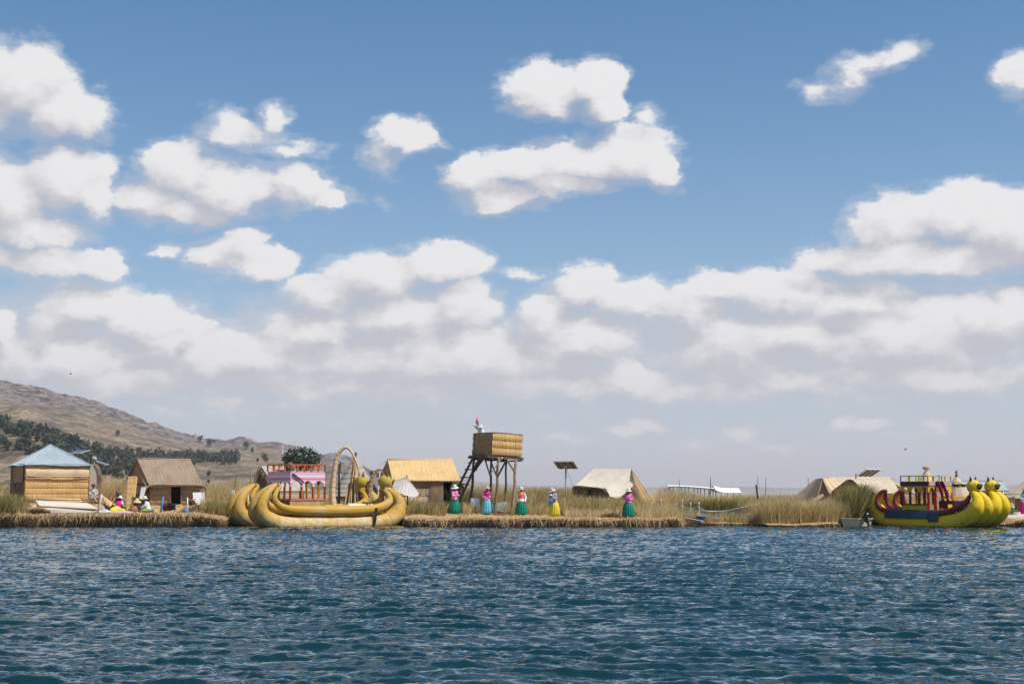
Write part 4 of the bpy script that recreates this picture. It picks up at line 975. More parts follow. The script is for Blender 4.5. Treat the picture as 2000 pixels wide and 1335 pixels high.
PINK = (.66, .20, .34); LP = (.78, .50, .60); MG = (.52, .07, .22); WH = (.80, .74, .76); DK = (.12, .05, .08)
material("pink_cloth", PINK, PINK, nscale=3, bump=.2, rough=.85, extra=stripes([(0, PINK), (.10, LP), (.20, WH), (.30, DK), (.32, LP), (.44, PINK), (.50, WH), (.60, LP), (.70, PINK), (.74, LP), (.82, WH), (.93, DK), (.95, LP)]))
material("red_white_cloth", PINK, PINK, nscale=3, bump=.2, rough=.85, extra=stripes([(0, WH), (.25, (.6, .05, .04)), (.35, LP), (.6, WH), (.75, (.6, .08, .06)), (.85, LP)]))

def arches(mb, p, d, L, z0, zs, z1, n, th=.05, post=.09):
    """a board wall from p along d with n round-topped openings between z0 and the springing zs, solid up to z1"""
    d = Vector((d[0], d[1], 0)).normalized(); nn = Vector((-d.y, d.x, 0))*th; w = L/n
    for k in range(n):
        a = k*w; c = a+w/2; r = w/2-post/2; m = 10; arc = [(c-r*math.cos(math.pi*i/m), zs+r*math.sin(math.pi*i/m)*1.15) for i in range(m+1)]
        q = lambda x, z: Vector((p[0], p[1], 0))+d*x+Vector((0, 0, z))
        for off, fl in ((Vector((0, 0, 0)), False), (nn, True)):
            def face(pts):
                ids = [mb.pt(q(x, z)+off, (x, z)) for x, z in pts]; mb.F.append(tuple(reversed(ids)) if fl else tuple(ids))
            face([(a, zs), (arc[0][0], zs), (arc[0][0], z1), (a, z1)]); face([(arc[-1][0], zs), (a+w, zs), (a+w, z1), (arc[-1][0], z1)])
            for i in range(m): face([arc[i], arc[i+1], (arc[i+1][0], z1), (arc[i][0], z1)])
        for i in range(m):
            A, B = q(*arc[i]), q(*arc[i+1]); mb.F.append(tuple(mb.pt(v, (0, 0)) for v in (A, A+nn, B+nn, B)))
def railing(T, t, p, d, L, z0, z1, n, m, w=.06, name="rail"):
    d = Vector((d[0], d[1], 0)).normalized(); p = Vector((p[0], p[1], 0))
    MB(T).bar(p+Vector((0, 0, z1)), p+d*L+Vector((0, 0, z1)), w, w*.8).build(name, m, t)
    for k in range(n+1): q = p+d*(L*k/n); MB(T).bar(q+Vector((0, 0, z0)), q+Vector((0, 0, z1-w*.41)), w*.9, w*.9).build("baluster", m, t)

plain("snout_brown", (.22, .14, .03), .6)
def cat_head(T, t, c, r, f, skin, facing=1, worn=False):
    """round cat head on the bow: ball, two ears, brow, open snout with two jaws, eyes; f = forward (+x local)"""
    c = Vector(c); h = MB(T).ball(c, (r*.98, r, r*1.02), 20, 14).build("head", skin, t, smooth=True)
    for s in (-1, 1):
        e = c+Vector((-.05*r, s*.52*r, .88*r))
        MB(T).lathe([(.30*r, -.08*r), (.22*r, .2*r), (.03*r, .66*r)], e, 8, sqx=.6, axis=Matrix.Rotation(R(-12*s), 3, 'X')).build("ear", "black_paint" if not worn else "mat_dark", h, smooth=True)
        y = c+Vector((.74*r, s*.50*r, .30*r))
        MB(T).ball(y, (.13*r, .17*r, .14*r), 10, 7).build("eye", "white_plain", h, smooth=True)
        MB(T).ball(y+Vector((.10*r, .02*s, 0)), (.05*r, .07*r, .07*r), 8, 6).build("pupil", "black_paint", h, smooth=True)
        MB(T).bar(y+Vector((.02, -s*.18*r, .12*r)), y+Vector((-.02, s*.16*r, .24*r)), .05*r, .06*r).build("brow", "black_paint", h)
    MB(T).tube([c+Vector((.75*r, 0, .08*r)), c+Vector((1.15*r, 0, .18*r)), c+Vector((1.42*r, 0, .16*r))], [.38*r, .33*r, .24*r], 10, sq=1.25).build("upper_jaw", "snout_brown", h, smooth=True)
    MB(T).tube([c+Vector((.70*r, 0, -.42*r)), c+Vector((1.05*r, 0, -.56*r)), c+Vector((1.32*r, 0, -.56*r))], [.28*r, .22*r, .12*r], 10, sq=1.1).build("lower_jaw", skin, h, smooth=True)
    MB(T).ball(c+Vector((1.02*r, 0, -.18*r)), (.34*r, .36*r, .27*r), 10, 7).build("mouth", "black_paint", h, smooth=True)
    MB(T).ball(c+Vector((1.48*r, 0, .26*r)), (.08*r, .12*r, .08*r), 8, 6).build("nose", "black_paint", h, smooth=True)
    for s in (-1, 1): MB(T).lathe([(.05*r, .10*r), (.01*r, -.06*r)], c+Vector((1.2*r, s*.15*r, -.12*r)), 6).build("tooth", "white_plain", h)
    return h

def roll(T, t, ctrl, y_of, name, m, n=14, sq=1.0, lump=.012, ridges=0):
    P = catmull([(x, y, z, r) for x, y, z, r in ctrl], 8); pts = []; rad = []
    for i, (x, y, z, r) in enumerate(P): pts.append((x, y, z)); rad.append(r*(1+(.012 if ridges and i % 2 else 0)))
    return MB(T).tube(pts, rad, n, lump=lump, sq=sq, seam=math.pi*.5).build(name, m, t, smooth=True)
def bindings(T, t, ctrl, k0, k1, m="rope", step=3):
    P = catmull([(x, y, z, r) for x, y, z, r in ctrl], 8); V = [Vector(p[:3]) for p in P]
    for i in range(k0, min(k1, len(P)-1), step):
        tan = (V[i+1]-V[i-1]).normalized(); q = tan.to_track_quat('Z', 'Y').to_matrix(); r = P[i][3]*1.006+.004
        mb = MB(T); mb.lathe([(r-.01, -.012), (r+.008, -.008), (r+.008, .008), (r-.01, .012)], V[i], 14, axis=q); mb.build("binding", m, t)

def solve_boat(pxa, pxb, Yc, a):
    k1 = (pxa-1000)/FOC/1.0054; k2 = (pxb-1000)/FOC/1.0054; c, s = math.cos(a), math.sin(a)
    d = (k2-k1)*Yc/(2*c-(k1+k2)*s); X0 = k1*Yc-k1*d*s+d*c
    return d, Matrix.Translation((X0, Yc, 0)) @ Matrix.Rotation(a, 4, 'Z')

def golden_boat():
    a = R(37); d, T = solve_boat(493, 785, 80.0, a); w = 2.63
    t = thing("reed_boat", "golden double-hulled reed boat with two round cat heads and a pink cabin", "boat", T @ Vector((0, w/2, 0)))
    k = d/4.76
    for hy in (0, w):
        hull = None
        for s in (-1, 1):
            y = lambda f: hy+s*f
            ctrl = [(-3.35*k, y(.10), 2.30, .10), (-3.68*k, y(.19), 2.12, .15), (-4.10*k, y(.32), 1.75, .22), (-4.40*k, y(.42), 1.20, .30), (-4.25*k, y(.47), .62, .39), (-3.3*k, y(.46), .20, .46), (-1.8*k, y(.44), .12, .50), (0, y(.44), .10, .50), (2.0*k, y(.44), .12, .50), (3.3*k, y(.42), .22, .50), (4.05*k, y(.38), .55, .50), (4.36*k, y(.32), 1.05, .42), (4.25*k, y(.25), 1.55, .32), (3.80*k, y(.18), 1.95, .22), (3.45*k, y(.13), 2.12, .16)]
            o = roll(T, t, ctrl, None, "hull_roll", "reed_roll_gold", 16, lump=.02)
            g = [(-3.32*k, y(.16), 2.36, .06), (-3.26*k, y(.30), 2.20, .09), (-3.56*k, y(.42), 1.88, .13), (-3.68*k, y(.54), 1.45, .17), (-3.18*k, y(.64), 1.04, .22), (-2.1*k, y(.66), .90, .27), (0, y(.66), .86, .28), (1.9*k, y(.66), .89, .28), (2.9*k, y(.62), 1.03, .26), (3.55*k, y(.52), 1.35, .22), (3.62*k, y(.38), 1.72, .16), (3.42*k, y(.2), 2.02, .10)]
            roll(T, t, g, None, "gunwale_roll", "reed_roll_gold", 12, lump=.02)
            if hy == 0 and s < 0:
                bindings(T, t, ctrl, 20, 100, "rope", 9)
        hd = (3.62*k, hy, 2.47)
        cat_head(T, t, hd, .41, 1, "head_gold", worn=True)
        MB(T).lathe([(.20, -.03), (.24, 0), (.20, .03)], Vector(hd)+Vector((-.12, 0, -.42)), 14).build("neck_rope", "rope", t)
        MB(T).box((0, hy, .70), (5.6*k, 1.0, .06)).build("deck_planks", "warm_wood", t)
    # black strap over the near hull
    pts = [(2.55*k, -.30, 1.12), (2.52*k, -.66, 1.15), (2.48*k, -.93, .98), (2.42*k, -.95, .66), (2.36*k, -.97, .35), (2.30*k, -.97, .05)]
    for i in range(len(pts)-1):
        A, B = Vector(pts[i]), Vector(pts[i+1]); dd = Vector((.085, 0, 0))
        MB(T).slab(A-dd, A+dd, B+dd, B-dd, .02, 2, 2).build("strap", "black_paint", t)
    MB(T).slab((-2.6*k, .35, .80), (2.6*k, .35, .80), (2.6*k, w-.35, .80), (-2.6*k, w-.35, .80), .06, 8, 4).build("deck", "warm_wood", t)
    # crossing bars, white boards and an oar lying on the deck
    MB(T).bar((.9, -.5, 1.22), (3.1, -.35, 1.12), .05, .14).build("white_board", "white_plain", t)
    MB(T).bar((2.2, -.75, 1.2), (4.0*k, .9, 1.05), .05, .12).build("white_board", "white_plain", t)
    MB(T).tube([(1.9, -.4, 1.32), (3.9*k, 1.3, 1.18)], .05, 6).build("dark_pole", "old_wood", t)
    for i in range(3): MB(T).bar((2.05+.22*i, -.62, 1.18), (2.2+.22*i, -.45, 1.28), .05, .05).build("cleat", "black_paint", t)
    # cabin
    y0, x0, x1 = .30, -2.32, -.15; Wd = 2.72; y1 = y0+Wd; zf, zl, zs, zp, zt, zr = .82, 1.46, 2.16, 2.30, 3.05, 3.42
    cab = thing("cabin", None, None, (0, 0, 0)); cab.location = (T @ Vector(((x0+x1)/2, (y0+y1)/2, zf)))-t.location; cab.parent = t
    CB = lambda: MB(T)
    for p, q, m in (((x0, y0), (x1, y0), "mat_gold"), ((x0, y1), (x0, y0), "mat_dark"), ((x1, y0), (x1, y1), "mat_brown"), ((x1, y1), (x0, y1), "mat_dark")):  # stern-side wall gets a dark mat, its shade put into the colour
        CB().slab((*p, zf), (*q, zf), (*q, zl), (*p, zl), .06, 26, 3, lambda u, v: .02*math.sin(u*70)).build("reed_wall", m, cab)
    for p, dd, L, n in (((x0, y0), (1, 0), x1-x0, 3), ((x0, y1), (0, -1), Wd, 4), ((x1, y0), (0, 1), Wd, 4), ((x1, y1), (-1, 0), x1-x0, 3)):
        mb = CB(); arches(mb, p, dd, L, zl, zs, zt, n); mb.build("arch_panel", "pink_cloth", cab)
        dv = Vector((*dd, 0)); 
        for i in range(n+1):
            q = Vector((*p, 0))+dv*(L*i/n)
            CB().bar(q+Vector((0, 0, zl)), q+Vector((0, 0, zs+.05)), .09, .09).build("post", "orange_paint", cab)
        CB().bar(Vector((*p, zl+.03)), Vector((*p, zl+.03))+dv*L, .09, .06).build("sill", "pink_plain", cab)
        railing(T, cab, p, dd, L, zt, zr, n if n > 3 else 5, "orange_paint", .075)
    CB().box(((x0+x1)/2, (y0+y1)/2, zt-.04), (x1-x0-.12, Wd-.12, .06)).build("upper_floor", "warm_wood", cab)
    CB().bar((x0+1.2, y0+.25, zl-.2), (x0+1.05, y0+.15, 2.5), .12, .04).build("yellow_board", "yellow_plain", cab)
    CB().bar((x1-.25, y0+.3, zl-.2), (x1-.3, y0+.25, 2.2), .09, .04).build("yellow_board", "yellow_plain", cab)
    CB().tube([(x0+.1, y0-.06, zt-.12), (x0+.55, y0-.08, 2.62), (x0+.8, y0-.08, 2.42)], .045, 6).build("loose_rope", "maroon", cab)
    MB(T).ball((x0+.35, y0+.7, zt+.2), (.28, .25, .3), 10, 7).build("reed_bundle", "mat_dark", cab)
    MB(T).ball((x0-.0+.6, y0+1.7, zt+.08), (.5, .8, .14), 10, 7).build("grey_bundle", "board_grey", cab)
    return T
GT = golden_boat()

def yellow_boat():
    a = R(-55); d, T = solve_boat(1707, 1927, 79.6, a); w = 1.52; k = d/3.85
    t = thing("reed_boat", "bright yellow double-hulled boat with two snarling cat heads and maroon gunwales", "boat", T @ Vector((0, w/2, 0)))
    for hy in (0, w):
        for s in (-1, 1):
            y = lambda f: hy+s*f
            ctrl = [(-3.15*k, y(.10), 1.92, .07), (-3.42*k, y(.14), 1.78, .13), (-3.62*k, y(.2), 1.45, .20), (-3.60*k, y(.26), 1.0, .30), (-3.25*k, y(.32), .55, .40), (-2.4*k, y(.36), .30, .42), (-.8*k, y(.36), .22, .42), (.9*k, y(.36), .24, .42), (2.1*k, y(.38), .32, .43), (2.98*k, y(.40), .60, .44), (3.42*k, y(.38), 1.02, .41), (3.48*k, y(.30), 1.42, .31), (3.28*k, y(.21), 1.74, .21), (3.04*k, y(.14), 1.92, .14)]
            roll(T, t, ctrl, None, "hull_roll", "reed_roll_yellow", 16, lump=.012, ridges=1)
            g = [(-3.02*k, y(.05), 1.98, .10), (-3.20*k, y(.20), 1.86, .11), (-3.30*k, y(.36), 1.50, .12), (-3.12*k, y(.46), 1.08, .14), (-2.5*k, y(.50), .84, .15), (-1.2*k, y(.50), .74, .16), (.6*k, y(.50), .74, .17), (1.7*k, y(.50), .86, .17), (2.4*k, y(.46), 1.10, .17), (2.82*k, y(.34), 1.42, .14), (2.92*k, y(.2), 1.72, .10)]
            roll(T, t, g, None, "gunwale_roll", "maroon", 12)
        hd = (3.02*k, hy, 2.20)
        cat_head(T, t, hd, .37, 1, "reed_roll_yellow")
        MB(T).lathe([(.17, -.10), (.23, -.06), (.22, .05), (.15, .1)], Vector(hd)+Vector((-.03, 0, -.36)), 14).build("collar", "black_paint", t)
        MB(T).lathe([(.20, -.02), (.245, 0), (.20, .02)], Vector(hd)+Vector((.02, 0, -.45)), 14).build("neck_rope", "rope", t)
    # navy tarpaulin over the near gunwale
    def tarp(x0, x1, drop, name="tarpaulin"):
        mb = MB(T); n = 14; prof = [(-.32, .90), (-.50, .935), (-.66, .88), (-.72, .70), (-.82, .70-drop*.5), (-.86, .70-drop)]
        ids = []
        for i in range(n+1):
            x = x0+(x1-x0)*i/n
            for j, (yy, zz) in enumerate(prof): ids.append(mb.pt((x*k, yy-.02*math.sin(i*1.7+j), zz+.012*math.sin(i*2.1)), (x, j*.2)))
        m = len(prof)
        for i in range(n):
            for j in range(m-1): mb.F.append((ids[i*m+j], ids[(i+1)*m+j], ids[(i+1)*m+j+1], ids[i*m+j+1]))
        mb.build(name, "navy_tarp", t, smooth=True)
    tarp(-2.45, .55, .24); tarp(.57, 1.25, .42)
    MB(T).slab((-2.4*k, -.2, .70), (2.2*k, -.2, .70), (2.2*k, w+.2, .70), (-2.4*k, w+.2, .70), .06, 8, 4).build("deck", "warm_wood", t)
    # two-storey cabin: arcades and side rails in yellow with shade painted in, dark band
    x0, x1, y0 = -1.62, .27, -.32; Wd = 1.98; y1 = y0+Wd; zf, zl, zs, zb, zt, zr = .74, 1.20, 1.88, 2.24, 2.50, 2.80
    cab = thing("cabin", None, None, (0, 0, 0)); cab.location = (T @ Vector(((x0+x1)/2, (y0+y1)/2, zf)))-t.location; cab.parent = t
    CB = lambda: MB(T)
    CB().slab((x0, y0, zf), (x1, y0, zf), (x1, y0, zl), (x0, y0, zl), .05, 4, 2).build("lower_wall", "yellow_shaded", cab)
    CB().slab((x0, y1, zf), (x0, y0, zf), (x0, y0, zl), (x0, y1, zl), .05, 4, 2).build("lower_wall", "yellow_shaded", cab)
    for p, dd, L, n in (((x0, y0), (1, 0), x1-x0, 3), ((x0, y1), (0, -1), Wd, 3), ((x1, y1), (-1, 0), x1-x0, 3)):
        mb = CB(); arches(mb, p, dd, L, zl, zs, zb, n, post=.12); mb.build("arch_panel", "yellow_shaded", cab)
    for i in range(4):
        for yy in (y0, y1): q = Vector((x0+(x1-x0)*i/3, yy, 0)); CB().bar(q+Vector((0, 0, zl)), q+Vector((0, 0, zs+.03)), .10, .10).build("post", "maroon_dark" if i < 3 else "red_paint", cab)
        q = Vector((x0+(x1-x0)*(i+.5)/3, y0+.9, 0)); 
        if i < 3: CB().bar(q+Vector((0, 0, zf)), q+Vector((0, 0, zb)), .07, .07).build("inner_post", "red_paint", cab)
    CB().bar((x0, y0-.01, zl+.02), (x1, y0-.01, zl+.02), .07, .07).build("sill", "maroon_dark", cab)
    CB().box(((x0+x1)/2, y0, (zb+zt)/2), (x1-x0+.06, .08, zt-zb)).build("band", "maroon_dark", cab)
    CB().box((x0, (y0+y1)/2, (zb+zt)/2), (.08, Wd-.09, zt-zb)).build("band", "maroon_dark", cab)
    CB().box(((x0+x1)/2, y1, (zb+zt)/2), (x1-x0+.06, .08, zt-zb)).build("band", "maroon_dark", cab)
    # bow-side wall: yellow, with an arch, the ladder gap, a painted emblem
    mb = CB(); arches(mb, (x1, y0), (0, 1), .62, zf, zs, zb, 1, post=.14); mb.build("front_wall", "yellow_plain", cab)
    CB().box((x1, y0+1.62, (zl+zb)/2), (.05, .70, zb-zl)).build("front_wall", "yellow_plain", cab)
    CB().box((x1, y0+.29, (zb+zt)/2+.005), (.09, .52, zt-zb-.02)).build("front_band", "mauve_band", cab); CB().box((x1, y0+1.58, (zb+zt)/2+.005), (.09, .80, zt-zb-.02)).build("front_band", "mauve_band", cab)
    CB().bar((x1, y0, zf), (x1, y0, zs+.02), .10, .10).build("front_post", "red_paint", cab)
    CB().bar((x1, y0+.62, zf), (x1, y0+.62, zb), .08, .08).build("front_post", "red_paint", cab)
    em = CB().slab((x1+.03, y0+1.42, 1.45), (x1+.03, y0+1.80, 1.45), (x1+.03, y0+1.80, 2.05), (x1+.03, y0+1.42, 2.05), .02, 2, 2).build("emblem", "pale_blue_cloth", cab)
    CB().ball((x1+.055, y0+1.61, 1.74), (.02, .13, .18), 12, 8).build("emblem_figure", "old_wood", em)
    CB().ball((x1+.055, y0+1.61, 1.98), (.02, .07, .07), 10, 6).build("emblem_figure", "old_wood", em)
    for yy in (y0+1.38, y0+1.86): CB().ball((x1+.06, yy, 1.68), (.02, .035, .06), 8, 6).build("emblem_dot", "red_paint", em)
    CB().box(((x0+x1)/2, (y0+y1)/2, zt-.06), (x1-x0-.1, Wd-.1, .05)).build("upper_floor", "maroon_dark", cab)
    railing(T, cab, (x0, y0), (1, 0), x1-x0, zt, zr, 3, "yellow_shaded", .06); railing(T, cab, (x0, y1), (0, -1), Wd, zt, zr, 3, "yellow_shaded", .06)
    railing(T, cab, (x1, y1), (-1, 0), x1-x0, zt, zr, 3, "yellow_plain", .06); railing(T, cab, (x1, y0), (0, 1), .5, zt, zr, 1, "yellow_plain", .07); railing(T, cab, (x1, y0+.98), (0, 1), 1.0, zt, zr, 2, "yellow_plain", .07)
    CB().bar((x1, y0+.5, zr), (x1, y0+.98, zr), .03, .03).build("rail", "steel", cab)
    CB().bar((x0+.5, y0+.5, zf), (x0+.75, y0+.55, 1.7), .16, .03).build("yellow_board", "yellow_plain", cab)
    # curved maroon ladder with red rungs
    ST = bpy.data.objects.new("ladder", None); C.objects.link(ST); ST.parent = t; ST.location = (T @ Vector((x1+.5, y0+.9, zf)))-t.location
    for yy in (y0+.66, y0+1.06):
        pts = [(x1+.04, yy, 2.46), (x1+.16, yy, 2.38), (x1+.30, yy, 2.05), (x1+.46, yy, 1.5), (x1+.60, yy, .78)]
        P = [Vector(p) for p in catmull(pts, 4)]
        for i in range(len(P)-1): MB(T).bar(P[i], P[i+1]+(P[i+1]-P[i])*.06, .05, .17).build("side_rail", "maroon" , ST)
    for i in range(5):
        f = .15+.17*i; z = 2.3-1.45*f; x = x1+.2+.36*f
        MB(T).box((x, y0+.86, z), (.07, .36, .045)).build("rung", "red_paint", ST)
    # bow platform box, rail, bench, yellow chair
    MB(T).box((1.15, .75, 1.22), (1.0, 1.35, .42)).build("platform_box", "maroon_dark", t)
    MB(T).bar((.66, .08, 1.56), (1.64, .08, 1.56), .04, .04).build("platform_rail", "yellow_shaded", t); MB(T).bar((1.64, .1, 1.43), (1.64, .1, 1.56), .05, .05).build("platform_rail", "yellow_shaded", t)
    for (x, yy) in ((.72, .12), (1.58, .12), (.72, 1.38), (1.58, 1.38)): MB(T).bar((x, yy, .72), (x, yy, 1.01), .07, .07).build("platform_leg", "red_paint", t)
    MB(T).box((2.0, .3, 1.0), (.55, .5, .16)).build("bench", "navy_tarp", t)
    ch = MB(T).box((1.75, -.2, .86), (.34, .34, .12)).build("chair_seat", "yellow_plain", t); MB(T).box((1.60, -.2, 1.08), (.05, .34, .32)).build("chair_back", "yellow_plain", ch)
    return T
YT = yellow_boat()

# yellow rail and striped cloth stall behind the yellow boat's bow
def striped_stall():
    Y = 85.5; t = thing("market_stall", "low stall with yellow top rail and red and white striped cloth behind the cat heads", "stall", Vector((WX(1876, Y), Y, .65)))
    a, b = W(1857, 970, Y), W(1900, 970, Y)
    MB().bar(a, b, .07, .07).build("top_rail", "yellow_plain", t); MB().bar(W(1857, 978, Y), W(1900, 978, Y), .06, .06).build("middle_rail", "white_plain", t)
    for px in (1858, 1874, 1890, 1899): MB().bar(Vector((WX(px, Y), Y, .6)), Vector((WX(px, Y), Y, a.z-.04)), .05, .05).build("post", "white_plain", t)
    MB().slab(W(1858, 994, Y-.1), W(1899, 994, Y-.1), W(1899, 981, Y-.1), W(1858, 981, Y-.1), .03, 24, 6, lambda u, v: .03*math.sin(u*22)).build("striped_cloth", "red_white_cloth", t)
    MB().slab(W(1858, 981, Y-.12), W(1899, 981, Y-.12), W(1899, 979, Y-.12), W(1858, 979, Y-.12), .03, 4, 2).build("cloth_edge", "maroon", t)
striped_stall()
# ------------------------------------------------------------------ the watchtower
def watchtower():
    w_ = lambda x, y, Y: W(x, y, Y-1.6)
    t = thing("watchtower", "tall wooden lookout with a reed-walled box on splayed poles and a ladder", "watchtower", Vector((WX(965, 85), 85, gz(WX(965, 85), 85))))
    a = R(33); Yn = 85.6; Nn = w_(960, 888, Yn); zb = Nn.z; fx = Vector((math.cos(a), math.sin(a), -.045)); ly = Vector((-math.sin(a), math.cos(a), .0))
    Lr, Ll, H = 2.10, 2.15, 1.28
    b0 = Nn+Vector((0, 0, .02)); b1 = b0+fx*Lr; b3 = b0+ly*Ll; b2 = b1+ly*Ll
    lean = Vector((.06, 0, H))
    # three bound rows of reeds on each visible side, right side in two lengths that curve at the corner
    def side(p, q, m, seed, nb=3, curve=0.0):
        r = random.Random(seed); n = 40
        for k in range(nb):
            f0, f1 = k/nb+.006, (k+1)/nb-.006; ns = np.random.default_rng(seed*7+k).random(60)
            A, B, Cc, D = p+lean*f0, q+lean*f0, q+lean*f1, p+lean*f1
            MB().slab(A, B, Cc, D, .05, n, 5, lambda u, v: .045*math.sin(math.pi*min(1, v+.08))+(ns[int(u*55)]-.5)*.035+curve*math.sin(math.pi*u)).build("reed_band", m, t)
    side(b0, b1, "mat_gold", 3, curve=.05); side(b3, b0, "mat_brown", 4); side(b1, b2, "mat_brown", 5); side(b2, b3, "mat_dark", 6)  # left face browner than the right, its shade put into the mats
    for p, q, mm in ((b0, b1, "mat_dark"), (b3, b0, "mat_dark")):
        mb = MB(); add_fringe(mb, [p+lean, q+lean], (0, 0, 1), 70, .05, 7); mb.build("straw_fringe", mm, t, kind="stuff")
        MB().tube([p+lean+Vector((0, 0, .01)), p.lerp(q, .5)+lean+Vector((0, 0, .035)), q+lean], .035, 6).build("rim", "mat_dark", t, smooth=True)
    for k in range(7): f = (k+.5)/7; A = b0+ly*Ll*f; MB().bar(A-fx*.28+Vector((0, 0, -.04)), A+fx*(Lr+.1)+Vector((0, 0, -.04)), .18, .05).build("floor_plank", "old_wood", t)
    for p, q in ((b0, b1), (b3, b2)): MB().bar(p-fx*.3+Vector((0, 0, -.13)), q+fx*.15+Vector((0, 0, -.13)), .10, .12).build("beam", "old_wood", t)
    for f in (.02, .5, .98): MB().bar(b0+fx*Lr*f-ly*.12+Vector((0, 0, -.24)), b3+fx*Lr*f+ly*.15+Vector((0, 0, -.24)), .08, .09).build("beam", "old_wood", t)
    def leg(x0, y0, Y0, x1, y1, Y1, r0, r1, name="leg", m="old_wood", bend=.04):
        A = w_(x0, y0, Y0); B = w_(x1, y1, Y1)
        if name == "leg": A.z = min(A.z, gz(A.x, Y0-1.6)-.02)
        c = A.lerp(B, .5)+Vector((bend, 0, 0)); P = [Vector(p) for p in catmull([A, A.lerp(B, .25)+Vector((bend*.3, 0, 0)), c, A.lerp(B, .75)+Vector((-bend*.5, 0, 0)), B], 3)]
        MB().tube(P, [r0+(r1-r0)*i/(len(P)-1) for i in range(len(P))], 8, lump=.06).build(name, m, t, smooth=True)
    leg(916, 992, 86.9, 927, 890, 86.7, .085, .07); leg(954, 992, 87.6, 961, 889, 87.4, .075, .06, m="old_wood"); leg(966, 1002, 85.4, 974, 892, 85.6, .09, .07, m="warm_wood")
    leg(1000, 1002, 84.9, 1008, 898, 86.3, .12, .07, m="warm_wood"); leg(984, 990, 88.2, 990, 893, 88.0, .07, .06)
    st = lambda *q, m="old_wood": leg(*q, "brace", m, 0)
    st(921, 925, 86.7, 944, 893, 86.4, .085, .08); st(957, 928, 87.5, 946, 893, 86.2, .04, .05); st(969, 927, 85.5, 956, 894, 86.2, .045, .045)
    st(972, 930, 85.5, 990, 896, 85.5, .06, .06); st(1006, 923, 85.7, 988, 894, 85.4, .055, .055, m="warm_wood"); st(958, 925, 85.5, 981, 893, 85.0, .03, .035, m="white_plain")
    st(918, 930, 86.5, 946, 893, 86.0, .07, .07)
    # corner post the man leans on
    MB().tube([w_(926, 889, 86.4), w_(930, 846, 86.4)], .06, 7).build("corner_post", "old_wood", t)
    lad = bpy.data.objects.new("ladder", None); C.objects.link(lad); lad.parent = t; lad.location = Vector((0, 0, 0))
    Yl = 85.9
    for (xa, ya, xb, yb) in ((893, 955, 926, 889), (902, 967, 938, 891)):
        A, B = w_(xa, ya, Yl+.9), w_(xb, yb, Yl); D = (A-B).normalized(); A = A+D*((A.z-gz(A.x, A.y))/-D.z if D.z < 0 else 0)
        MB().bar(A, B, .09, .11).build("side_rail", "old_wood", lad)
    for xa, ya, xb, yb in ((899, 931, 920, 932), (907, 916, 932, 917), (914, 903, 930, 904), (896, 944, 916, 946), (893, 961, 905, 963)):
        MB().bar(w_(xa, ya, Yl-.08+.9*(ya-890)/70), w_(xb, yb, Yl-.08+.9*(ya-890)/70), .07, .07).build("rung", "old_wood", lad)
watchtower()

# ------------------------------------------------------------------ solar panels
def solar(label, px, py, Y, base_z, half, tilt_axis, tilt, pole=True, face_up=True, th=.045, rz=0):
    """panel whose middle shows at px, py; half = half sizes"""
    c = W(px, py, Y); q = Matrix.Rotation(R(rz), 3, 'Z') @ Matrix.Rotation(R(tilt), 3, tilt_axis)
    t = thing("solar_panel", label, "solar panel", Vector((c.x, Y, base_z)))
    MB().box(c, (half[0]*2, half[1]*2, th), q).build("frame", "alu", t)
    MB().box(c+q @ Vector((0, 0, th/2+.006)), (half[0]*2-.08, half[1]*2-.08, .012), q).build("cells", "solar_cells", t)
    MB().box(c+q @ Vector((0, 0, -th/2-.006)), (half[0]*2-.1, half[1]*2-.1, .012), q).build("backing", "panel_back", t)
    for k in (-1, 0, 1): MB().box(c+q @ Vector((k*half[0]*.62, 0, -th/2-.03)), (.04, half[1]*1.9, .04), q).build("strut", "old_wood", t)
    if pole: MB().tube([Vector((c.x, Y, base_z-.05)), c+Vector((0, 0, -.06))], [.055, .045], 8).build("pole", "steel", t, smooth=True)
    return t, c
zg = lambda px, Y: gz(WX(px, Y), Y)
t_, c_ = solar("tilted solar panel on a grey pole between the watchtower and the pale tent shelter", 1105, 907.5, 84, zg(1105, 84), (.62, .55), 'X', -21, rz=-18)
MB().tube([c_+Vector((.05, 0, -.3)), Vector((WX(1124, 84.5), 84.5, zg(1124, 84.5)+1.3)), Vector((WX(1128, 84.8), 84.8, zg(1128, 84.8)))], .012, 4).build("guy_wire", "steel", t_)
MB().box(c_+Vector((0, -.02, -.13)), (.16, .14, .14)).build("bracket", "steel", t_)
solar("blue solar panel standing just right of the metal roof, cells facing the camera", 153, 882, 88.5, 1.3, (.58, .42), 'X', 14, rz=-28)
solar("solar panel seen edge-on low beside the metal roof", 197, 903, 89.5, 1.3, (.42, .42), 'Y', 18)
solar("broad solar panel tilted on a short post above the long pale thatch", 1698, 922.5, 90, 3.0, (.62, .5), 'X', -24, rz=28)
solar("weathered solar panel on a dark pole behind the bowed reed arch", 665, 899, 92, .7, (.50, .45), 'Y', 26, rz=-10)

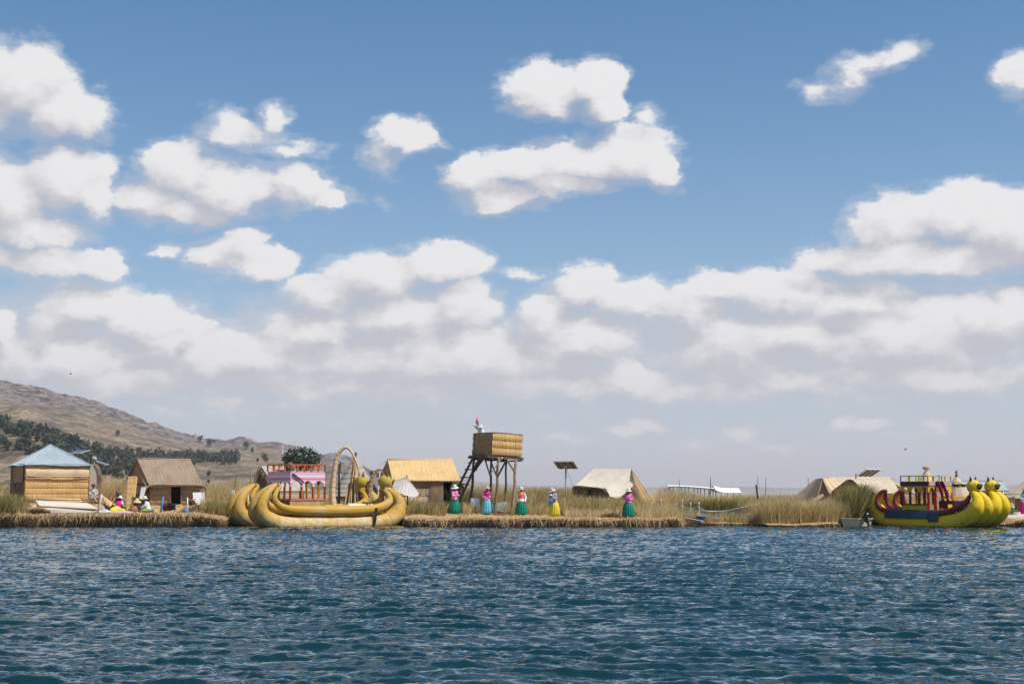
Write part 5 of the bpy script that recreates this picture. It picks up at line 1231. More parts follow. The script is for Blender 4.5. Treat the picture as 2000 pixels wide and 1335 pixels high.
# ------------------------------------------------------------------ reed arch, sheaf, curved horn ornament
def arch():
    Y = 83.9; g = zg(652, Y)
    P = [(651, 1001), (650, 985), (649, 960), (651, 935), (655, 905), (662, 885), (673, 874), (683, 877), (692, 893), (699, 912), (703, 928)]
    pts = catmull([W(x, y, Y) for x, y in P], 5); n = len(pts); pts[0][2] = g-.1
    rad = [.27*(1-i/n)**1.0+.07 if i < n*.5 else .27*(1-i/n)+.065 for i in range(n)]
    rad = [.235*(1-i/(n*.55))+.085*(i/(n*.55)) if i < n*.55 else .085-.04*(i-n*.55)/(n*.45) for i in range(n)]
    t = thing("reed_arch", "tall bowed reed column, thick at its foot, curling over like a crook", "arch", Vector((WX(651, Y), Y, g)))
    MB().tube([Vector(p) for p in pts], rad, 12, lump=.03).build("bundle", "mat_pale", t, smooth=True)
    for i in range(2, n-2, 2):
        tan = (Vector(pts[i+1])-Vector(pts[i-1])).normalized(); q = tan.to_track_quat('Z', 'Y').to_matrix()
        MB().lathe([(rad[i]-.01, -.022), (rad[i]+.014, -.014), (rad[i]+.014, .014), (rad[i]-.01, .022)], pts[i], 12, axis=q).build("binding", "rope", t)
    Y = 84.0; P = [(720, 995), (721, 970), (724, 945), (730, 926), (738, 917), (746, 917)]
    pts = catmull([W(x, y, Y) for x, y in P], 5); n = len(pts); g = zg(720, Y); pts[0][2] = g-.1
    t = thing("reed_horn", "small curved reed horn between the two golden cat heads", "horn", Vector((WX(720, Y), Y, g)))
    MB().tube([Vector(p) for p in pts], [.17-.11*i/n for i in range(n)], 10, lump=.05).build("bundle", "mat_brown", t, smooth=True)
    for i in range(2, n-1, 2):
        tan = (Vector(pts[i+1])-Vector(pts[i-1])).normalized(); q = tan.to_track_quat('Z', 'Y').to_matrix(); r_ = .17-.11*i/n
        MB().lathe([(r_-.01, -.02), (r_+.014, 0), (r_-.01, .02)], pts[i], 10, axis=q).build("binding", "mat_pale", t)
    # pale pole leaning by the golden hut
    Y = 85.2; single(MB().tube([Vector((WX(737, Y), Y, zg(737, Y)-.02)), W(740, 935, Y), W(744, 905, Y), W(752, 899, Y)], [.05, .045, .04, .03], 7), "pole", "white_plain", "pale bent pole behind the right golden cat head", "pole")
    # the loose sheaf of reeds, an upright bundle of stems spread at its foot
    Y = 84.4; g = zg(690, Y); t = thing("reed_sheaf", "upright sheaf of long dry reeds tied at its top, left of the far cat head", "sheaf", Vector((WX(690, Y), Y, g)))
    r = random.Random(4); top = W(692, 895, Y)
    for k in range(46):
        f = r.random(); x = 672+32*f; z1 = W(688+8*r.random(), 897+16*r.random(), Y)
        A = Vector((WX(x, Y), Y+r.uniform(-.5, .4), g-.05)); m1 = A.lerp(top, .5)+Vector((r.gauss(0, .05), r.gauss(0, .05), 0))
        MB().tube([A, m1, z1], [.045, .04, .02], 5).build("reed_bunch", random.Random(k).choice(["mat_gold", "mat_brown", "mat_pale"]), t)
    MB().lathe([(.22, -.03), (.24, 0), (.22, .03)], W(690, 930, Y), 12).build("tie", "rope", t)
    # thick inclined posts left of it
    for (x0, x1, y1, m, lab) in ((662, 663, 905, "old_wood", "weathered post behind the reed arch"), (684, 697, 942, "warm_wood", "slanting pole leaning on the reed sheaf")):
        single(MB().tube([Vector((WX(x0, Y+.4), Y+.4, zg(x0, Y+.4)-.02)), W(x1, y1, Y+.4)], [.09, .06], 7), "post", m, lab, "post")
arch()

# ------------------------------------------------------------------ grey parasol of thatch tilted on its side
def parasol():
    Y = 84.2; t = thing("thatch_parasol", "faded grey cone parasol tilted towards the right beside the near cat head", "parasol", Vector((WX(797, Y), Y, zg(797, Y))))
    ap = W(794, 931, Y); L = W(767, 940, Y); Rr = W(822, 964, Y)
    ribs = 18; mb_tris = []
    rim = []
    c = (L+Rr)/2+Vector((-.12, 0, -.10)); ux = (Rr-L)/2; uy = Vector((.1, .78, .30))
    for k in range(ribs): a = 2*math.pi*k/ribs; rim.append(c+ux*math.cos(a)+uy*math.sin(a))
    for k in range(ribs):
        a, b = rim[k], rim[(k+1) % ribs]; m = (a+b)/2; sc_ = m.lerp(ap, .05)
        mb = MB(); n = (a-ap).cross(b-ap).normalized()*.02
        ids = [mb.pt(ap, (0, 0)), mb.pt(a, (0, 1.1)), mb.pt(sc_+n, (.15, 1.05)), mb.pt(b, (.3, 1.1))]
        mb.F += [(ids[0], ids[1], ids[2]), (ids[0], ids[2], ids[3])]; mb.build("panel", "board_grey", t)
        MB().bar(ap, a+(a-ap)*.06, .022, .022).build("rib", "panel_back", t)
        MB().ball(a+(a-ap)*.05, (.045, .03, .03), 6, 4).build("rib_tip", "black_paint", t)
    MB().tube([Vector((WX(797, Y), Y, zg(797, Y)-.02)), ap+Vector((.02, 0, .12))], [.045, .03], 7).build("pole", "old_wood", t)
parasol()

# ------------------------------------------------------------------ mats, boards and clutter by the left huts
material('sheet_mat', (.54, .44, .31), (.64, .54, .40), (.46, .35, .22), nscale=3, detail=6, bump=.3, rough=.85, blot=1.1, c3amt=.6)
material('skiff_side', (.50, .41, .27), (.58, .48, .33), (.25, .20, .13), nscale=3, bump=.1, rough=.7)
def left_clutter():
    A, B, fd, ld = hutA, hutB, hfd, hld
    def lie(pxs, label, m, th=.05, lift=.07, name="reed_mat_sheet"):
        """flat sheet lying on the slope: corners given by pixel column and distance"""
        P = [Vector((WX(px, Y), Y, gz(WX(px, Y), Y)+lift+dz)) for px, Y, dz in pxs]
        mb = MB().slab(P[0], P[1], P[2], P[3], th, 22, 8, lambda u, v: .02*math.sin(u*5)*math.sin(v*4))
        return single(mb, name, m, label, "mat")
    lie([(54, 79.4, .12), (211, 79.2, -.02), (196, 80.6, .04), (68, 81.3, .10)], "wide pale flattened reed mat spread in front of the metal-roofed hut", "sheet_mat", .07, .10)
    lie([(78, 80.2, .24), (200, 79.7, .08), (172, 81.4, .10), (70, 81.9, .16)], "second pale mat lying on the wide one, its back edge near the hut", "canvas_pale", .05, .14)
    lie([(100, 79.0, .02), (262, 79.0, .0), (262, 79.5, .05), (100, 79.6, .08)], "long grey plank mat along the water's edge under the kneeling woman", "board_grey", .06, .06)
    Y = 82.9
    for k, (x0, x1, dz, lab) in enumerate(((66, 165, .0, "long pale reed roll lying along the foot of the metal-roofed hut"), (70, 158, .12, "second reed roll stacked on the long one below the hut wall"))):
        a = Vector((WX(x0, Y), Y, gz(WX(x0, Y), Y)+.12+dz)); b = Vector((WX(x1, Y), Y, gz(WX(x1, Y), Y)+.10+dz))
        single(MB().tube([a, a.lerp(b, .5)+Vector((0, 0, .01)), b], .065, 8, lump=.05), "reed_roll", "mat_pale", lab, "reed roll", smooth=True)
    # lumpy heap of cut reeds at the left of the mats
    def heap(px0, px1, Y, h, lab, seed, tint=.55):
        r = np.random.default_rng(seed); n = 1500; X0, X1 = WX(px0, Y), WX(px1, Y); u = r.normal(.5, .22, n).clip(0, 1); X = X0+(X1-X0)*u
        YY = Y+r.normal(0, .25, n); hh = h*np.sqrt(np.clip(1-((u-.5)*2)**2, .02, 1))*r.random(n); z = ground(X, YY)+hh
        a = r.random(n)*6.28; d = np.stack([np.cos(a), np.sin(a), r.uniform(-.3, .3, n)], -1)
        o = blades("reed_heap", np.stack([X, YY, z], -1), d, d*[1, 1, -.5], r.uniform(.12, .35, n), r.uniform(.02, .035, n), np.clip(r.normal(tint, .2, n), 0, 1), "straw", lab, bend=.3)
        del o['kind']; o['label'] = lab; o['category'] = "reed heap"
        lo = Vector(((X0+X1)/2, Y, gz((X0+X1)/2, Y)))
        o.data.transform(Matrix.Translation(-lo)); o.location = lo
    heap(52, 96, 79.2, .42, "brown tangled reed heap at the left end of the pale mats", 3, .35)
    heap(168, 204, 83.6, .45, "loose straw heap by the man in the dark hat", 4, .6)
    heap(352, 385, 81.0, .35, "bleached straw heap right of the thin white post", 5, .8)
    heap(1170, 1215, 79.3, .25, "low heap of dark reeds left of the rightmost standing woman", 6, .3)  # tinted darker than the other heaps
    # arched reed hut side behind, with its dark lean-to edge
    Y = 87.0; t = thing("reed_outhouse", "narrow arched reed shelter squeezed behind the right side of the metal-roofed hut", "shelter", Vector((WX(182, Y), Y, zg(182, Y))))
    g = zg(182, Y); P = [W(173, 906, Y), W(184, 907, Y), W(190, 917, Y), W(192, 935, Y), W(190, 950, Y), W(184, 962, Y), W(180, 972, Y), W(173, 974, Y)]
    P[-1].z = g; P[-2].z = g
    MB().prism(list(reversed(P)), (0, .06, 0)).build("front", "board_pale", t)
    for i in range(1, 5):
        a, b = P[i], P[i+1]; MB().slab(a, a+Vector((.0, .6, 0)), b+Vector((.0, .6, 0)), b, .05, 3, 3).build("side", "mat_dark", t)
    MB().tube([Vector(p) for p in catmull(P[1:6], 4)], .04, 6).build("edge_roll", "mat_dark", t, smooth=True)
    Y = 86.6; single(MB().slab(Vector((WX(195, Y), Y, zg(195, Y))), Vector((WX(203, Y), Y, zg(203, Y))), W(196, 925, Y), W(191, 932, Y), .05, 4, 8), "leaning_mat", "mat_dark", "dark curved mat leaning on the arched shelter, left of the pale reeds", "mat")
    # grey head-shaped float hung on the panel post
    single(MB().ball(W(184, 895.5, 88.5), (.17, .15, .16), 12, 8).tube([W(184, 899, 88.5), Vector((WX(184, 88.5), 88.5, zg(184, 88.5)))], .03, 6), "scarecrow_post", "panel_back", "post topped with a round grey cloth bundle beside the edge-on solar panel", "post", smooth=True)
    # upright mat leaning on the brown hut's gable, boards
    def plank(pts, Y, m, lab, name="board", th=.07, cat="board"):
        P = [W(x, y, Y+dy) for x, y, dy in pts]
        return single(MB().slab(P[0], P[1], P[2], P[3], th, 6, 20, lambda u, v: .008*math.sin(v*40)), name, m, lab, cat)
    plank([(246, 997, -.3), (259, 995, -.3), (266, 929, .4), (250, 930, .4)], 82.6, "mat_gold", "tall thick golden reed mat leaning upright left of the thatched hut", "leaning_mat", .28, "mat")
    plank([(238, 982, 0), (247, 990, -.3), (255, 932, .9), (246, 938, .9)], 83.8, "mat_brown", "dark mat half hidden behind the tall golden leaning mat", "leaning_mat", .1, "mat")
    plank([(272, 973, 0), (279, 975, 0), (286, 950, .5), (276, 951, .5)], 84.2, "board_grey", "grey board leaning in the open gable of the thatched hut")
    plank([(378, 985, 0), (401, 983, 0), (399, 961, .35), (376.5, 961, .35)], 84.4, "white_cloth", "white board leaning on the wall right of the black doorway")
    # stack of reed bundles behind the kneeling woman
    r = random.Random(2)
    for k in range(5):
        Y = 83.2-.25*k; x0, y0, x1, y1 = 196+3*k, 966+4.5*k, 222+2*k, 987+3.5*k
        A, B = W(x0, y0, Y), W(x1, y1, Y-.8); B.z = max(B.z, gz(B.x, B.y)+.07); A.z = max(A.z, gz(A.x, A.y)+.1)
        single(MB().tube([A, A.lerp(B, .5), B], [.06, .09, .07], 7, lump=.08), "reed_bundle", "mat_gold" if k % 2 else "mat_pale", ["topmost slanting reed bundle behind the woman in the pink vest", "second slanting reed bundle from the top of the stack", "middle slanting reed bundle of the stack left of the pink vest", "fourth slanting reed bundle, just above the lowest", "lowest slanting reed bundle, nearest the grey oar"][k], "reed bundle", "slanting reed bundles by the leaning oar")
    def post(x0, y0, x1, y1, Y, w, m, lab, name="post", flat=1.0):
        A, B = W(x0, y0, Y), W(x1, y1, Y); A.z = min(A.z, gz(A.x, A.y)-.03)
        return single(MB().tube([A, A.lerp(B, .5), B], [w, w*1.05, w*.9], 8, sq=flat), name, m, lab, name if name != "post" else "post", smooth=True)
    post(190, 1004, 199, 965, 79.0, .06, "board_grey", "grey oar planted upright at the edge of the pale mats", "oar")
    post(314, 999, 319, 970, 80.0, .055, "blue_paint", "bright blue post at the water's edge before the thatched hut")
    post(367, 998, 366, 971, 80.2, .035, "white_plain", "thin white post right of the doorway")
    post(452, 975, 462, 930, 87, .03, "old_wood", "dark thin stake left of the golden boat stern"); post(485, 965, 491, 918, 88, .05, "warm_wood", "reddish stake behind the left stern tips")
    # pots, flowers, basket fire place
    plain("terracotta", (.34, .14, .08), .7); plain("soot", (.03, .027, .025), .8); plain("leaf_green", (.06, .11, .03), .7); plain("flower_red", (.48, .06, .05), .6); plain("flower_violet", (.16, .07, .16), .7); plain("melon", (.60, .42, .20), .8)
    def pot(px, Y, r_, m, lab, name="clay_pot"):
        p = Vector((WX(px, Y), Y, zg(px, Y)-.01))
        return single(MB().lathe([(r_*.5, 0), (r_*.95, r_*.45), (r_, r_*.9), (r_*.75, r_*1.4), (r_*.55, r_*1.55), (r_*.62, r_*1.7), (r_*.5, r_*1.68)], p, 16), name, m, lab, "pot", smooth=True)
    pot(262, 79.6, .24, "terracotta", "round reddish clay pot beside the pink-vested woman's feet"); pot(203, 80.6, .13, "pale_blue_cloth", "small pale blue pot by the reed bundles", "bowl"); pot(209, 80.3, .11, "white_plain", "small white bowl beside the blue pot", "bowl")
    pot(270, 81.6, .29, "soot", "large soot-black cooking pot between the seated women"); pot(281, 80.4, .2, "soot", "black kettle in front of the woman in the white hat", "kettle")
    pot(301, 79.8, .13, "blue_paint", "little blue pot behind the woman in the white hat", "bowl"); pot(305, 79.5, .1, "yellow_plain", "little yellow bowl before the blue post", "bowl"); pot(364, 79.7, .15, "blue_paint", "blue jug at the foot of the thin white post", "jug")
    p = Vector((WX(268, 81.6), 81.6, zg(268, 81.6)+.50)); single(MB().lathe([(.26, .0), (.24, .07), (.12, .14), (.09, .24), (.01, .28)], p, 14), "straw_hat", "melon", "straw hat perched on the large black pot", "hat", smooth=True)
    rs = np.random.default_rng(12)
    def shrub(px, Y, rad, h, m1, m2, lab, n=420, size=.045, cat="plant", name="potted_flowers"):
        c = np.array([WX(px, Y), Y, zg(px, Y)+h*.55]); t = thing(name, lab, cat, Vector((c[0], c[1], c[2]-h*.55)))
        L = np.array(t.location)
        for nm, m, k in (("foliage", m1, n), ("blossom", m2, n//3)):
            if m is None: continue
            q = leaf_cloud(c+([0, 0, .05] if nm == "blossom" else 0), (rad, rad*.8, h*.5), k, size, rs)-L
            o = np_mesh(nm, q.reshape(-1, 3), np.arange(k*4).reshape(-1, 4), m, parent=t)
        MB().tube([Vector(c)-Vector((0, 0, h*.55)), Vector(c)], .02, 5).build("stem", "leaf_green", t)
    shrub(324, 81.2, .25, .5, "leaf_green", "flower_red", "red flowering clump left of the doorway step")
    shrub(335, 80.8, .32, .55, "soot", "flower_violet", "dark violet clump in front of the doorway")
    shrub(265, 81.9, .3, .9, "leaf_green", None, "green potted plant behind the black cooking pot", name="potted_plant")
    shrub(374, 82, .3, .7, "leaf_green", "flower_red", "green plant with red blossoms before the leaning white board")
    shrub(386, 80.6, .35, .5, "mat_brown", None, "low dry brown bush right of the bleached straw heap", name="dry_bush")
    # laundry by the left stern
    Y = 84.5
    def cloth(px, py, w, h, m, lab, Y=84.5):
        a = W(px, py, Y); s = Y/FOC
        return single(MB().slab(a-Vector((0, 0, h*s)), a+Vector((w*s, 0, -h*s)), a+Vector((w*s, 0, 0)), a, .015, 8, 8, lambda u, v: .03*math.sin(u*9+v*2)), "cloth", m, lab, "cloth")
    cloth(484, 964, 7, 16, "white_cloth", "white cloth hanging between the two stern pairs"); cloth(492, 969, 7, 11, "flower_red", "red and white rag hanging right of the white cloth"); cloth(453, 957, 5, 13, "white_cloth", "white bag hung on the stake left of the stern")
    single(MB().tube([W(440, 1002, 81), W(452, 992, 81), W(462, 984, 81)], [.10, .11, .04], 8), "red_bow", "maroon", "tip of a small red boat sticking out left of the golden stern", "boat")
    single(MB().tube([W(470, 962, 84.6), W(530, 966, 84.6)], .008, 4), "clothes_line", "white_plain", "thin line the laundry hangs on behind the golden sterns", "clothes line")
left_clutter()

# ------------------------------------------------------------------ leafy tree behind the cabin
def leafy_tree():
    Y = 97.0; b = Vector((WX(588, Y), Y, .6)); t = thing("broadleaf_tree", "round dark tree with silvery leaves behind the pink cabin", "tree", b)
    material("silver_leaf", (.030, .055, .030), (.085, .115, .075), nscale=2, bump=0, rough=.45, spec=.5); material("silver_leaf_pale", (.14, .17, .14), (.24, .27, .24), nscale=2, bump=0, rough=.45, spec=.5)
    MB().tube([b-Vector((0, 0, .1)), b+Vector((.05, 0, 1.0)), b+Vector((0, 0, 1.9))], [.22, .17, .12], 9).build("trunk", "bark", t, smooth=True)
    rs = np.random.default_rng(31); L = np.array(b); cc = []
    for k in range(13):
        a = k/13*6.28; c = np.array(W(588+26*math.cos(a)*(.5+.5*rs.random()), 897+9*math.sin(a)-3, Y+rs.uniform(-.9, .9))); cc.append(c)
        MB().tube([b+Vector((0, 0, 1.7)), Vector(c)], [.07, .02], 5).build("branch", "bark", t)
    cc.append(np.array(W(588, 894, Y)))
    for nm, m, n in (("leaves", "silver_leaf", 330), ("leaves", "silver_leaf_pale", 110)):
        q = np.concatenate([leaf_cloud(c, (.62, .62, .48), n, .085, rs, 1) for c in cc], 0)-L
        np_mesh(nm, q.reshape(-1, 3), np.arange(len(q)*4).reshape(-1, 4), m, kind="stuff", parent=t)
leafy_tree()

# ------------------------------------------------------------------ canopy boats, stakes, net, basin, skiff
def right_clutter():
    def canopy(pts, Y, label, nleg, wdt=2.2, curve=.12):
        """white boat roof: front edge through pts"""
        P = [Vector(p) for p in catmull([W(x, y, Y) for x, y in pts], 6)]; n = len(P)
        t = thing("canopy_boat", label, "boat", Vector((P[n//2].x, Y+wdt/2, .05)))
        mb = MB(); ids = []
        for i, p in enumerate(P):
            for j in range(7): v = j/6; ids.append(mb.pt(p+Vector((0, wdt*v, curve*math.sin(math.pi*v))), (i*.2, v)))
        for i in range(n-1):
            for j in range(6): k = i*7+j; mb.F.append((ids[k], ids[k+7], ids[k+8], ids[k+1]))
        mb.build("roof", "white_plain", t, smooth=True)
        MB().tube(P, .04, 6).build("roof_rim", "old_wood" if nleg > 3 else "white_plain", t, smooth=True)
        for i in range(nleg):
            p = P[int((n-1)*(.02+.96*i/(nleg-1)))]
            for dy in (.03, wdt-.05): MB().tube([Vector((p.x-.02, Y+dy, .55)), p+Vector((0, dy, -.02))], .03, 6).build("roof_post", "old_wood", t)
        a, b = P[0], P[-1]
        MB().tube([Vector((a.x, Y+wdt/2, .35)), Vector(((a.x+b.x)/2, Y+wdt/2, .15)), Vector((b.x, Y+wdt/2, .35))], [.3, wdt*.5, .3], 10, sq=.5).build("hull", "white_plain", t, smooth=True)
        return t
    canopy([(1303.5, 957), (1306, 951), (1318, 950), (1345, 951), (1372, 953), (1397, 955)], 100, "long white curved boat canopy on many thin dark posts, left of two", 9)
    canopy([(1398, 957), (1412, 961), (1430, 962), (1448, 962)], 100, "short flat white canopy sloping beside the long curved one", 3, curve=.35, wdt=3.0)
    stakes = [(1302, 958, 1304, 930, .03, "thin stake left of the long white canopy"), (1327, 950, 1326.5, 937, .03, "short stake rising just behind the long canopy"), (1387, 952, 1388, 931, .035, "thin stake over the right end of the long canopy"),
              (1481, 962, 1476.5, 946, .08, "thick dark leaning stake in the reeds right of the canopies"), (1479, 950, 1480, 931, .025, "thin pale stake behind the thick leaning one"), (1495, 955, 1496, 933, .025, "rightmost thin stake above the reeds"),
              (1578, 940, 1578.5, 933, .03, "short stake left of the slatted reed roof"), (1286, 970, 1282, 944, .035, "white forked stick right of the tent shelter"), (1110, 0, 0, 0, 0, "")]
    for x0, y0, x1, y1, w, lab in stakes[:-1]:
        Y = 98 if w < .05 else 88
        A, B = W(x0, y0, Y), W(x1, y1, Y); A.z = .4; A.x = B.x+(W(x0, y0, Y).x-B.x)*1.8
        single(MB().tube([A, A.lerp(B, .5), B], [w, w, w*.6], 6), "stake", "old_wood" if "white" not in lab else "white_plain", lab, "stake", "stakes standing in the reeds" if w < .03 else None)
    # net on posts over the inlet
    Y = 81.5; ng = lambda px: zg(px, Y)
    t = thing("fish_pen", "sagging grey net strung between white posts over the inlet", "fish pen", Vector((WX(1400, Y), Y, .2)))
    m = bpy.data.materials.new("net"); m.use_nodes = True; tr = m.node_tree; tr.nodes.clear(); N = Nodes(tr); MAT["net"] = m
    tc = N.new('ShaderNodeTexCoord').outputs['UV']; sx = N.new('ShaderNodeSeparateXYZ', (tc,))
    f = lambda q: N.m('LESS_THAN', N.m('FRACT', N.m('MULTIPLY', q, 22)), .30)
    fac = N.m('MAXIMUM', f(sx.outputs[0]), f(sx.outputs[1]))
    b = N.new('ShaderNodeBsdfPrincipled', {'Base Color': (.30, .36, .36, 1), 'Roughness': .7}); tp = N.new('ShaderNodeBsdfTransparent')
    N.new('ShaderNodeOutputMaterial', (N.new('ShaderNodeMixShader', {0: fac, 1: tp.outputs[0], 2: b.outputs[0]}).outputs[0],))
    sag = [(1320, 984), (1335, 990), (1350, 993), (1362, 989), (1378, 997), (1395, 998.5), (1420, 996), (1450, 990), (1479, 984)]
    P = [Vector(p) for p in catmull([W(x, y, Y) for x, y in sag], 4)]; n = len(P)
    mb = MB(); ids = []
    for i, p in enumerate(P):
        for j in range(5): v = j/4; ids.append(mb.pt(Vector((p.x, Y+.12*math.sin(v*3), p.z*(1-v)+.22*v)), (p.x, p.z*(1-v)+.22*v)))
    for i in range(n-1):
        for j in range(4): k = i*5+j; mb.F.append((ids[k], ids[k+5], ids[k+6], ids[k+1]))
    mb.build("netting", "net", t, smooth=True)
    MB().tube(P, .016, 6).build("top_rope", "board_grey", t, smooth=True)
    MB().tube([W(1318, 1009, Y), W(1382, 1011, Y), W(1500, 1011, Y)], .025, 6).build("lower_pipe", "white_plain", t)
    MB().tube([W(1322, 998, Y+1.5), W(1370, 997, Y+1.5), W(1420, 999, Y+1.5)], .03, 6).build("back_rope", "board_grey", t)
    for x, y, yy in ((1332.5, 976, 1008), (1348.5, 982, 1014), (1365, 981, 1010), (1479.5, 984, 1012), (1290.5, 976, 1000)):
        B = W(x, y, Y-.1); MB().tube([Vector((B.x, Y-.1, .05)), B], .036, 7).build("post", "board_grey", t)
        MB().lathe([(.04, -.05), (.052, 0), (.04, .04)], B, 8).build("post_cap", "white_plain", t)
    for x0, x1 in ((1349, 1356), (1349, 1343), (1365, 1358), (1365, 1372), (1480, 1474)):
        MB().bar(W(x0, 1000, Y-.1), W(x1, 1009, Y-.1), .05, .05).build("brace", "white_plain", t)
    for x0, x1, y_, m_, lab in ((1328, 1346, 1006, "blue_paint", "flat bright blue basin at the left post of the net"), (1359, 1380, 1009, "blue_paint", "blue and white fish tub beside the net braces")):
        a = W((x0+x1)/2, y_, 80.9); r_ = (x1-x0)/2/35
        tt = thing("basin", lab, "basin", a-Vector((0, 0, .12)))
        MB().lathe([(r_*.8, -.14), (r_, .04), (r_*1.05, .05), (r_*.93, .03), (r_*.75, -.1), (.01, -.1)], a, 18, sqy=.8).build("bowl", "blue_paint", tt, smooth=True)
        MB().lathe([(r_*1.03, .045), (r_*1.06, .065), (r_*.98, .065)], a, 18, sqy=.8).build("rim", "pale_blue_cloth", tt, smooth=True)
    a, b_ = W(1338, 1012, 80.2), W(1372, 1018, 79.6)
    single(MB().bar(a, b_, .35, .10), "plank", "faded_pink", "faded pink plank sloping to the water by the net", "plank")
    # skiff with outboard
    Y = 79.3; t = thing("skiff", "small square cream skiff with its stern to the water right of the reeds", "boat", Vector((WX(1672, Y), Y, 0)))
    def P3(px, py, dy=0): return W(px, py, Y+dy)
    Tp = [(1643, 1012), (1676, 1013), (1704, 1012.5)]; Bt = [(1647, 1028), (1677, 1028.5), (1700, 1028)]
    MB().slab(P3(*Bt[0]), P3(*Bt[1], -.25), P3(*Tp[1], -.25), P3(*Tp[0]), .06, 6, 3).build("side", "skiff_side", t)
    MB().slab(P3(*Bt[1], -.25), P3(*Bt[2], .1), P3(*Tp[2], .1), P3(*Tp[1], -.25), .06, 6, 3).build("transom", "skiff_side", t)
    MB().slab(P3(*Bt[2], .1), P3(*Bt[2], 2.2), P3(*Tp[2], 2.4), P3(*Tp[2], .1), .05, 4, 3).build("side", "skiff_side", t)
    MB().slab(P3(*Bt[0], 2.0), P3(*Bt[0]), P3(*Tp[0]), P3(*Tp[0], 2.2), .05, 4, 3).build("side", "skiff_side", t)
    MB().bar(P3(1642, 1011.5, -.02), P3(1677, 1012.5, -.27), .07, .05).build("rim", "canvas_pale", t); MB().bar(P3(1676, 1012.5, -.27), P3(1705, 1012, .08), .07, .05).build("rim", "canvas_pale", t)
    MB().box(P3(1670, 1016, 1.1), (1.3, 1.7, .05)).build("floor", "old_wood", t)
    tt = thing("outboard_motor", "black outboard motor tilted on the skiff's transom", "outboard motor", P3(1694, 1028, -.35))
    MB().box(P3(1692.5, 1004.5, -.35), (.24, .34, .30), Matrix.Rotation(R(12), 3, 'Y'), taper=.8).build("cowl", "black_paint", tt)
    MB().box(P3(1694.5, 1002.5, -.53), (.10, .02, .08)).build("badge", "white_plain", tt)
    MB().tube([P3(1692, 1008, -.35), P3(1693, 1016, -.4), P3(1696, 1023, -.45), P3(1697, 1028, -.45)], [.10, .075, .06, .05], 8).build("shaft", "black_paint", tt, smooth=True)
    MB().tube([P3(1688, 1016, -.3), P3(1694, 1020, -.4)], [.05, .05], 6).build("clamp", "black_paint", tt)
    MB().ball(P3(1697.5, 1027.5, -.45), (.14, .10, .07), 10, 6).build("gearcase", "black_paint", tt, smooth=True)
    # green-roofed pavilion with white tanks
    Y = 106; t = thing("pavilion", "long building with a pale green metal roof behind the yellow boat heads", "building", Vector((WX(1915, Y), Y, .5)))
    MB().slab(W(1878, 957, Y), W(1972, 957, Y), W(1955, 939.5, Y+2), W(1868, 939.5, Y+2), .08, 10, 4).build("roof", "far_green", t)
    MB().bar(W(1866, 939, Y+2), W(1957, 939, Y+2), .08, .1).build("ridge", "panel_back", t)
    MB().box((WX(1905, Y), Y+1, 1.3), (2.2, 1.6, 1.5)).build("wall", "board_grey", t); MB().box((WX(1935, Y), Y+.6, 1.35), (.5, 1.6, 1.5)).build("wall", "board_grey", t)
    for px in (1880, 1922, 1946, 1958, 1969): MB().bar(Vector((WX(px, Y), Y+.1, .5)), Vector((WX(px, Y), Y+.1, W(0, 957, Y).z-.03)), .10, .10).build("post", "panel_back", t)
    for px in (1953, 1966): 
        p = Vector((WX(px, 108), 108, 1.0)); single(MB().lathe([(.01, 0), (.27, .02), (.28, .15), (.28, .85), (.22, .98), (.08, 1.05), (.08, 1.1), (.01, 1.1)], p, 16), "water_tank", "white_plain", "white plastic water tank under the green roof, %s" % ("beside the cat head" if px < 1960 else "nearest the roof's right end"), "water tank", smooth=True)
    # market table with a bundle, stumps
    Y = 82.5; g = zg(1970, Y); t = thing("craft_table", "low market table under green cloth on a thick reed stump by the right edge", "table", Vector((WX(1972, Y), Y, g)))
    MB().slab(W(1962, 997, Y-.3), W(1991, 998, Y-.3), W(1985, 993, Y+.6), W(1962, 992, Y+.6), .04, 10, 4, lambda u, v: .02*math.sin(u*14)).build("tabletop", "leaf_green", t)
    for px in (1964, 1969.5): MB().bar(Vector((WX(px, Y), Y, g-.02)), W(px, 998, Y), .05, .05).build("leg", "steel", t)
    p = Vector((WX(1981, Y), Y-.1, g-.02)); MB().lathe([(.27, 0), (.26, .3), (.25, W(0, 998.5, Y).z-g)], p, 18, pleat=.03, npl=18).build("stump", "mat_pale", t, smooth=True)
    for px, py, r_, m_, lab in ((1964, 988, .17, "melon", "round cream gourd at the left of the craft table"), (1970, 990, .12, "terracotta", "reddish round souvenir in the middle of the craft table"), (1977, 990, .13, "canvas_pale", "pale crumpled doll bundle on the right of the craft table"), (1975, 985, .09, "yellow_plain", "yellow knitted figure standing on the craft table")):
        p = W(px, py, Y+.1); p.z = max(p.z, W(0, 994, Y).z+r_*.8)
        single(MB().ball(p, (r_, r_*.8, r_*.9), 12, 8).ball(p+Vector((r_*.3, -.02, r_*.9)), r_*.5, 10, 6), "souvenir", m_, lab, "souvenir", smooth=True)
    single(MB().prism([W(1972, 989, Y+.05), W(1978, 989, Y+.05), W(1975, 978, Y+.05)], (0, .03, 0)), "paper_cone", "canvas_pale", "small pale paper cone sticking up behind the souvenirs", "souvenir")
    single(MB().slab(W(1958, 1012, 80.6), W(2010, 1012, 80.6), W(2010, 1003, 82.6), W(1960, 1003, 82.6), .06, 10, 4), "plank", "board_grey", "pale planking laid before the craft table", "plank")
